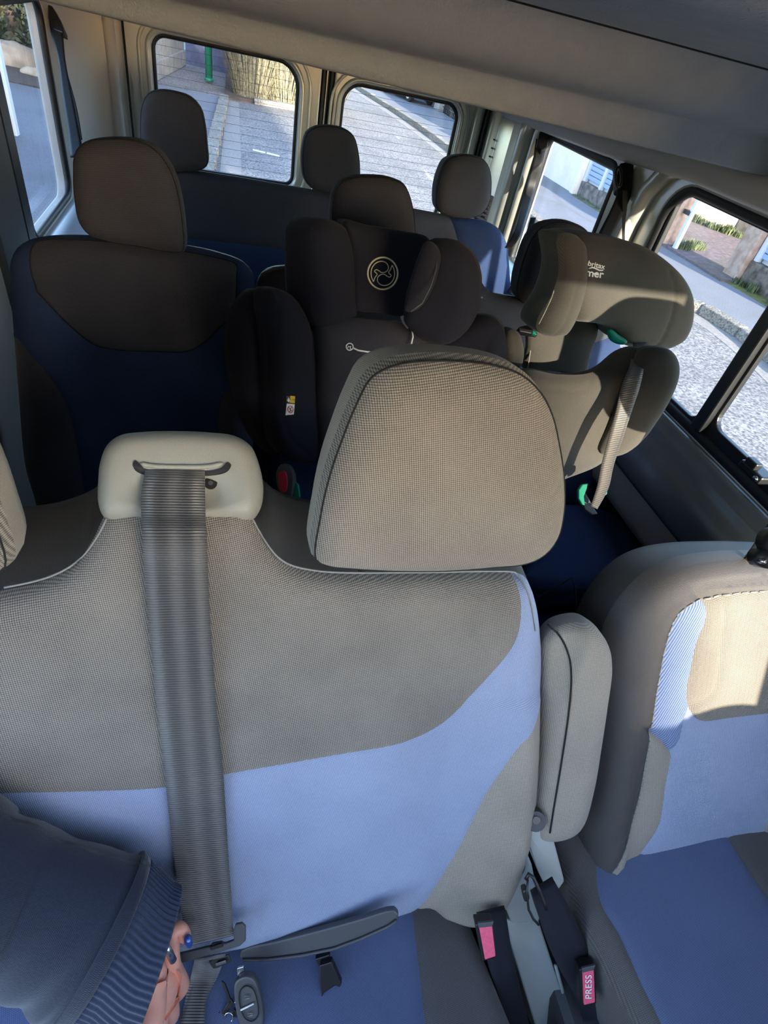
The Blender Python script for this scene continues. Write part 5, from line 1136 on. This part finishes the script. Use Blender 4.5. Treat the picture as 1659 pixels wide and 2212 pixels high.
# beige wall and garage fronts along the lot line
LX = 6.55
wl1 = prism('garden_wall', [Vector((LX, 30, ZG)), Vector((LX, 11.45, ZG)), Vector((LX + .3, 11.45, ZG)), Vector((LX + .3, 30, ZG))], (0, 0, 2.6), WALLB); tag(wl1, 'tall beige rendered wall along the far pavement, beside the first garage front', 'wall')
def slats(parent, x, y0, y1, z0, z1, n, depth=.03):
    h = (z1 - z0) / n; base = None
    for k in range(n):
        v, f = box_vf((x, min(y0, y1), z0 + k * h + .008), (x + depth, max(y0, y1), z0 + (k + 1) * h - .004)); obj('slat', v, f, GARAGE, parent, smooth=False, bevel=.006)
def garage(label, x, y0, y1, zw, posts, group='slatted gates above the low walls'):
    lw = prism('low_wall', [Vector((x, y0, ZG)), Vector((x, y1, ZG)), Vector((x + .25, y1, ZG)), Vector((x + .25, y0, ZG))], (0, 0, zw - ZG), STONEW, bevel=.01)
    g_ = thing('slatted_gate', label, 'gate', (x + .1, (y0 + y1) / 2, zw), group)
    box('backing', (x + .12, y0, zw), (x + .14, y1, zw + 1.6), WHITEP, g_)
    slats(g_, x + .06, y0, y1, zw + .05, zw + 1.55, 19)
    for py in posts: box('post', (x + .02, py - .035, zw), (x + .10, py + .035, zw + 1.65), WHITEP, g_, bevel=.006)
    return lw, g_
lw1, g1 = garage('pale blue slatted gate above the low stone wall, seen through the right rear window', 6.60, 8.75, 11.33, -.20, (10.66, 9.7, 8.8, 11.29))
tag(lw1, 'brown stone low wall with moss at its foot under the slatted gate', 'low wall')
p1 = slab('gate_pillar', [(6.50, 11.34), (6.85, 11.34), (6.85, 11.47), (6.50, 11.47)], ZG, 1.9, WALLB); tag(p1, 'beige pillar between the tall wall and the slatted gate', 'pillar')
p2 = slab('gate_pillar', [(6.68, 8.40), (6.98, 8.40), (6.98, 8.72), (6.68, 8.72)], ZG, 1.9, ORANGE, bevel=.02); tag(p2, 'weathered orange pillar at the left of the open lot entrance', 'pillar')
wp = thing('gate_post', 'slim white metal post just right of the orange pillar', 'post', (6.80, 8.22, ZG)); box('post', (6.78, 8.18, ZG + .1), (6.84, 8.25, 1.9), WHITEP, wp, bevel=.008)
for z in (.05, .9, 1.5): box('hinge', (6.76, 8.22, z), (6.84, 8.36, z + .06), BLACKP, wp)
p3 = slab('gate_pillar', [(7.02, 6.98), (7.32, 6.98), (7.32, 7.28), (7.02, 7.28)], ZG, 1.9, ORANGE, bevel=.02); tag(p3, 'weathered orange pillar at the right of the open lot entrance', 'pillar')
lw2, g2 = garage('pale blue slatted gate at the right edge of the side window, past the lot entrance', 7.10, 3.5, 6.98, -.14, (6.93, 5.2))
tag(lw2, 'brown stone low wall with weeds at its foot, right of the lot entrance', 'low wall')
lot = slab('lot_ground', [(6.7, 6.9), (14, 6.9), (14, 9.0), (13.5, 13), (6.7, 12), (6.7, 8.4)], ZG - .1, ZG + .13, DIRT); tag(lot, kind='structure')
bw = prism('back_wall', [Vector((8.1, 12.5, ZG)), Vector((9.35, 10.0, ZG)), Vector((9.6, 10.1, ZG)), Vector((8.35, 12.6, ZG))], (0, 0, 2.6), WALLB); tag(bw, 'beige wall at the back of the dirt lot', 'wall')
bw2 = prism('back_wall', [Vector((9.36, 9.98, ZG)), Vector((11.2, 7.2, ZG)), Vector((11.5, 7.3, ZG)), Vector((9.62, 10.1, ZG))], (0, 0, 2.6), DARKW); tag(bw2, 'dark stone wall at the back of the dirt lot', 'wall')
def tuft_vf(c, n, h, spread, wdt=.02, up=.6):
    V = []; F = []
    for _ in range(n):
        a = random.uniform(0, 2 * math.pi); q = Vector((math.cos(a), math.sin(a), 0)); b = Vector(c) + q * random.uniform(0, spread) + Vector((0, 0, 0))
        hh = h * random.uniform(.3, 1) ** .8; tip = b + q * hh * (1 - up) * random.uniform(-.7, 1.3) + Vector((0, 0, hh)); s = Vector((-q.y, q.x, 0)) * wdt * random.uniform(.5, 1.2); m_ = b.lerp(tip, .55) + Vector((0, 0, hh * .08)); k = len(V)
        V += [b - s * .5, b + s * .5, m_ + s * .6, m_ - s * .6, tip]; F += [(k, k + 1, k + 2, k + 3), (k + 3, k + 2, k + 4)]
    return V, F
def weeds(label, spots, mat=LEAFG, h=.2, n=40, name='weeds', cat='weeds'):
    v, f = join([tuft_vf((x, y, z), n * 3, h * .6 * random.uniform(.6, 1.2), .14, .012) for x, y, z in spots]); o = obj(name, v, f, mat, smooth=False); tag(o, label, cat, kind='stuff'); return o
weeds('green weeds along the foot of the lot back walls', [(8.1 + .5 * t * 1.25 - .15, 12.3 - t * 1.25, ZG + .13) for t in [i * .12 for i in range(17)]] + [(9.2 + t * .68, 9.9 - t, ZG + .13) for t in [i * .15 for i in range(14)]], h=.28, n=50)
weeds('small weeds at the foot of the right low wall', [(7.02, 6.6, ZG + .1), (7.0, 6.1, ZG + .1), (6.98, 5.7, ZG + .1), (7.0, 6.85, ZG + .1)], h=.22, n=50)
weeds('thin moss and weeds at the foot of the gate wall, beyond the pavement', [(6.55, 8.9 + i * .16, ZG + .1) for i in range(15)], h=.08, n=24)
weeds('weeds inside the lot entrance beside the white post', [(6.95 + i * .12, 8.25 + .05 * i, ZG + .13) for i in range(5)], h=.2, n=40)
ms = slab('moss_strip', [(6.60, 8.8), (6.60, 11.2), (6.42, 11.2), (6.45, 8.8)], ZG + .1, ZG + .106, MOSS); tag(ms, kind='structure')
ms2 = slab('moss_strip', [(7.08, 3.6), (7.08, 6.9), (6.80, 6.9), (6.84, 3.6)], ZG + .1, ZG + .106, MOSS); tag(ms2, kind='structure')
# far end of that pavement: stone wall, white pillars, two parked cars
sw_ = thing('stone_wall', 'low stone wall at the far end of the pavement, behind the parked cars', 'wall', (6.6, 24, ZG + .1))
for yy in [21.6 + .42 * k for k in range(16)]:
    for zz in range(6):
        off = .2 * (zz % 2); v, f = box_vf((6.5 + random.uniform(-.02, .02), yy + off, ZG + .1 + zz * .24), (6.75, yy + off + .39, ZG + .1 + zz * .24 + .22)); obj('stone', v, f, ROCK if random.random() < .6 else STONEW, sw_, smooth=False)
for i, (x, y) in enumerate(((6.35, 20.9), (6.3, 18.4))):
    p = slab('wall_pillar', [(x, y), (x + .35, y), (x + .35, y + .55), (x, y + .55)], ZG + .1, 1.3, WHITEP if i else CONC, bevel=.02)
    tag(p, ('pale pillar at the end of the stone wall', 'bright white pillar seen at the right edge of the right rear door window')[i], 'pillar')
fw = thing('iron_fence', 'dark mesh fence panel between the two pale pillars beyond the pavement', 'fence', (6.5, 19.8, ZG + .1))
for k in range(14): tube('bar', [(6.5, 19.05 + k * .13, ZG + .1), (6.5, 19.05 + k * .13, .9)], .018, BLACKP, fw, 6)
for z in (-.3, .1, .5, .85): tube('rail', [(6.5, 19.0, z), (6.5, 20.9, z)], .018, BLACKP, fw, 6)
def car(label, cx, cy, ang=0, sc=.58):
    t = thing('parked_car', label, 'car', (cx, cy, ZG + .1)); R_ = Matrix.Rotation(ang, 3, 'Z') @ Matrix.Scale(sc, 3); o_ = Vector((cx, cy, ZG + .1))
    prof = [(-2.0, .35), (-2.05, .75), (-1.9, .95), (-1.3, 1.0), (-.7, 1.42), (.9, 1.45), (1.6, 1.05), (2.0, .95), (2.05, .4), (1.7, .28), (-1.7, .28)]
    V = []; 
    for s, k in ((-.85, 1), (.85, 1)): V += [o_ + R_ @ Vector((s * (1 if z < 1 else .82), y, z)) for y, z in prof]
    n = len(prof); F = [tuple(range(n))[::-1], tuple(range(n, 2 * n))] + [(i, (i + 1) % n, n + (i + 1) % n, n + i) for i in range(n)]
    obj('body', V, F, WHITEP, t, smooth=False, bevel=.05)
    for s in (-1, 1):
        V = [o_ + R_ @ Vector((s * (.86 if z < 1.1 else .74), y, z)) for y, z in ((-1.15, 1.02), (-.65, 1.36), (.85, 1.38), (1.35, 1.05))]; obj('side_window', V + [v + R_ @ Vector((-s * .03, 0, 0)) for v in V], [(0, 1, 2, 3), (7, 6, 5, 4), (0, 4, 5, 1), (1, 5, 6, 2), (2, 6, 7, 3), (3, 7, 4, 0)], BLACKP, t, smooth=False)
    for s in (-1, 1):
        for y in (-1.3, 1.25):
            c = o_ + R_ @ Vector((s * .80, y, .33)); ax = (R_ @ Vector((s, 0, 0))).normalized(); v, f = cyl_vf(c - ax * .1, ax, .33 * sc, .2 * sc, 24); w_ = obj('wheel', v, f, TYRE, t, smooth=False, bevel=.02)
            v, f = cyl_vf(c + ax * .02, ax, .20 * sc, .02, 16); obj('hubcap', v, f, CHROME, w_, smooth=False)
    return t
car('white car parked on the far pavement, the nearer of two', 5.75, 22.8, .37); car('white car parked farther back, cut by the ceiling edge', 5.0, 25.6, .3)
# ---- left rear: pavement, kerb, gutter, concrete wall, slate wall, teal post, shrub bed
lpv = slab('near_pavement', [(-.38, 2.9), (-.36, 9.5), (-.28, 11), (-.18, 15.6), (-3, 15.6), (-3, 24), (-8, 24), (-8, 2.9)], ZG - .1, ZG + .05, PAVE); tag(lpv, kind='structure')
kb2 = thing('kerb', 'pale straight kerb left of the gutter, behind the left rear door window', 'kerb', (-.3, 10, ZG))
for k in range(13):
    y = 5.2 + k * .8; x = -.30 + (y - 9) * .025; v, f = box_vf((x - .10, y + .01, ZG), (x + .09, y + .78, ZG + .12)); obj('kerb_stone', v, f, KERBM, kb2, smooth=False, bevel=.012)
gt2 = slab('gutter', [(-.2, 4), (-.1, 15.7), (.16, 15.7), (.12, 4)], ZG, ZG + .006, GUTTER); tag(gt2, kind='structure')
for k, (a, b, c, d) in enumerate((((546, 322), (573, 328.5), (573, 331.5), (546, 325)), ((576, 329), (604, 336), (604, 339), (576, 332)))):
    o = prism('road_marking', GZ(ZG + .001, a, b, c, d), (0, 0, .004), WHITEP); tag(o, kind='structure')
cw = thing('concrete_wall', 'pale concrete panel wall at the left of the left rear door window', 'wall', (-1.6, 18, ZG))
for k in range(9):
    a = Vector((-1.26 - .1 * k * 1.0, 20.6 - k * 1.0, 0)); b = Vector((-1.26 - .1 * (k + .985), 20.6 - (k + .985) * 1.0, 0))
    prism('wall_panel', [Vector((a.x, a.y, ZG)), Vector((b.x, b.y, ZG)), Vector((b.x - .2, b.y, ZG)), Vector((a.x - .2, a.y, ZG))], (0, 0, 2.2), CONC, cw, bevel=.01)
prism('wall_plinth', [Vector((-1.22, 20.6, ZG)), Vector((-2.1, 11.8, ZG)), Vector((-2.2, 11.8, ZG)), Vector((-1.3, 20.6, ZG))], (0, 0, .35), CONC, cw, bevel=.02)
sw2 = prism('slate_wall', [Vector((-1.25, 21, ZG)), Vector((1.2, 20.2, ZG)), Vector((1.2, 20.6, ZG)), Vector((-1.25, 21.4, ZG))], (0, 0, 3.2), BLUEW); tag(sw2, 'shaded slate-blue wall behind the teal post', 'wall')
tp = thing('teal_post', 'round teal-green post standing on the pavement before the slate-blue wall', 'post', (-.54, 18.0, ZG)); tube('shaft', [(-.54, 18, ZG + .05), (-.54, 18, 2.4)], .085, TEAL, tp, 16); tube('collar', [(-.54, 18, ZG + .04), (-.54, 18, ZG + .10)], .11, TEAL, tp, 16)
bed = slab('planting_bed', [(-.15, 15.9), (2.3, 16.3), (2.9, 22), (-.15, 22)], ZG - .05, ZG + .06, BROWN); tag(bed, kind='structure')
kb3 = thing('bed_kerb', 'broken stone edging in front of the shrub bed', 'kerb', (1.0, 15.9, ZG))
for k in range(4):
    x = .5 + k * .5; y = 15.78 + x * .16; prism('kerb_stone', [Vector((x, y, ZG)), Vector((x + .52, y + .08, ZG)), Vector((x + .5, y + .26, ZG)), Vector((x, y + .18, ZG))], (0, 0, .13 + random.uniform(-.02, .02)), KERBM, kb3, bevel=.015)
def leaf_cloud(c, rx, ry, rz, n, size):
    V = []; F = []
    for _ in range(n):
        while True:
            p = Vector((random.uniform(-1, 1), random.uniform(-1, 1), random.uniform(-1, 1)))
            if p.length < 1: break
        p = p.normalized() * (p.length ** .4); q = Vector(c) + Vector((p.x * rx, p.y * ry, p.z * rz)); d = Vector((random.gauss(0, 1), random.gauss(0, 1), random.gauss(0, 1))).normalized(); e = d.orthogonal().normalized(); s = size * random.uniform(.6, 1.4); k = len(V)
        V += [q - d * s, q + e * s * .45, q + d * s, q - e * s * .45]; F.append((k, k + 1, k + 2, k + 3))
    return V, F
def shrub(label, name, c, h, mat, n, spread, leaves=None, stem=True):
    t = thing(name, label, 'shrub', c)
    v, f = tuft_vf(c, n * 3, h, spread, .014, .5); o = obj('blades', v, f, mat, t, smooth=False); o['kind'] = 'stuff'
    if leaves: v, f = leaves; o = obj('leaves', v, f, LEAFG, t, smooth=False); o['kind'] = 'stuff'
    return t
shrub('tall dry ornamental grass at the left of the shrub bed', 'ornamental_grass', (.45, 16.7, ZG + .05), 1.6, LEAFY, 800, .45)
shrub('dry yellow-flowering bush behind the ornamental grass', 'dry_bush', (.75, 18.0, ZG + .05), 2.4, plain('yellow_brown_leaves', rgb(150, 116, 60), .8, noise=.5, nscale=3), 900, .6, leaf_cloud((.75, 18.0, 1.1), .8, .7, 1.2, 1500, .045))
shrub('tall pale dry grass in the middle of the shrub bed', 'ornamental_grass', (1.25, 17.0, ZG + .05), 1.7, LEAFY, 800, .5)
shrub('low green bush at the right end of the shrub bed', 'green_bush', (1.85, 17.0, ZG + .05), .8, LEAFG, 300, .35, leaf_cloud((1.8, 17.0, ZG + .6), .55, .5, .6, 2200, .04))
shrub('bushy pale grass at the far right of the shrub bed', 'ornamental_grass', (2.3, 18.0, ZG + .05), 1.9, LEAFY, 700, .6, leaf_cloud((2.2, 18.2, .8), .7, .6, 1.0, 1200, .05))
# ---- left side window: hedge, pale rocks, leaf litter, white house corner
hg = thing('hedge', 'dark leafy hedge growing above a pale rock, through the left side window', 'hedge', (-5.5, 17, ZG))
v, f = join([leaf_cloud((-4.0 - i * .8, 15.9 + i * 1.3, .55), 1.3, 1.2, 1.2, 3500, .06) for i in range(6)]); o = obj('leaves', v, f, LEAFD, hg, smooth=False); o['kind'] = 'stuff'
for i in range(6): 
    cx, cy = -4.2 - i * .8, 15.6 + i * 1.3; v, f = tube_vf([(cx, cy, ZG), (cx + .1, cy, .3), (cx, cy + .1, 1.5)], [.12, .08, .04], 8); obj('trunk', v, f, BROWN, hg)
bm = bmesh.new(); bmesh.ops.create_icosphere(bm, subdivisions=3, radius=1)
for i, (c, s, lab) in enumerate((((-4.1, 14.75, ZG + .12), (.62, .3, .30), 'large pale rock under the hedge'), ((-3.2, 13.9, ZG + .08), (.5, .18, .12), 'low pale rock right of the large one'))):
    vv = [Vector((v.co.x * s[0], v.co.y * s[1], v.co.z * s[2])) * (1 + .12 * math.sin(7 * v.co.x + i) * math.cos(5 * v.co.y) + .08 * math.sin(11 * v.co.z)) + Vector(c) for v in bm.verts]
    o = obj('rock', vv, [tuple(v.index for v in f.verts) for f in bm.faces], ROCK); tag(o, lab, 'rock')
bm.free()
lt2 = slab('leaf_litter', [(-5.4, 13.2), (-3.0, 12.7), (-2.6, 13.3), (-3.6, 14.3), (-5.4, 14.6)], ZG + .05, ZG + .07, BROWN); tag(lt2, kind='structure')
hs = thing('garden_wall', 'white painted garden wall corner at the left edge of the side window', 'wall', (-4, 7.5, ZG))
box('wall', (-6.0, 6.2, ZG), (-2.72, 9.2, ZG + 1.0), plain('white_wall_paint', rgb(190, 200, 222), .7, noise=.05, nscale=1), hs)
box('corner_trim', (-2.75, 9.14, ZG), (-2.62, 9.26, ZG + 1.02), WHITEP, hs, bevel=.01)
box('plinth', (-6.0, 6.1, ZG), (-2.66, 9.24, ZG + .3), CONC, hs)
fh = thing('house', 'unseen house ahead of the van, added to keep sun off the bench', 'house', (-6, -18, ZG))  # unseen sun blocker, its edge set to shade the bench but not the driver
box('wall', (-12, -22, ZG), (3.45, -15, ZG + 8.8), CONC, fh)
prism('roof', [Vector((-12.3, -22.3, ZG + 8.8)), Vector((-12.3, -14.7, ZG + 8.8)), Vector((-12.3, -18.5, ZG + 10.4))], (15.9, 0, 0), DARKW, fh)
st = thing('added_shade_tree', 'unseen tall tree ahead of the van, added to shade the road behind', 'tree', (4.9, -15, ZG))  # unseen crown added in the sun's path to shade the road behind
v, f = tube_vf([(5.2, -15, ZG), (5.1, -15, 3), (4.9, -15, 6), (4.8, -15, 8)], [.22, .18, .12, .05], 10); obj('trunk', v, f, BROWN, st)
v, f = leaf_cloud((4.75, -15, 8.4), 1.5, 1.6, 2.0, 3000, .17); o = obj('leaves', v, f, LEAFG, st, smooth=False); o['kind'] = 'stuff'
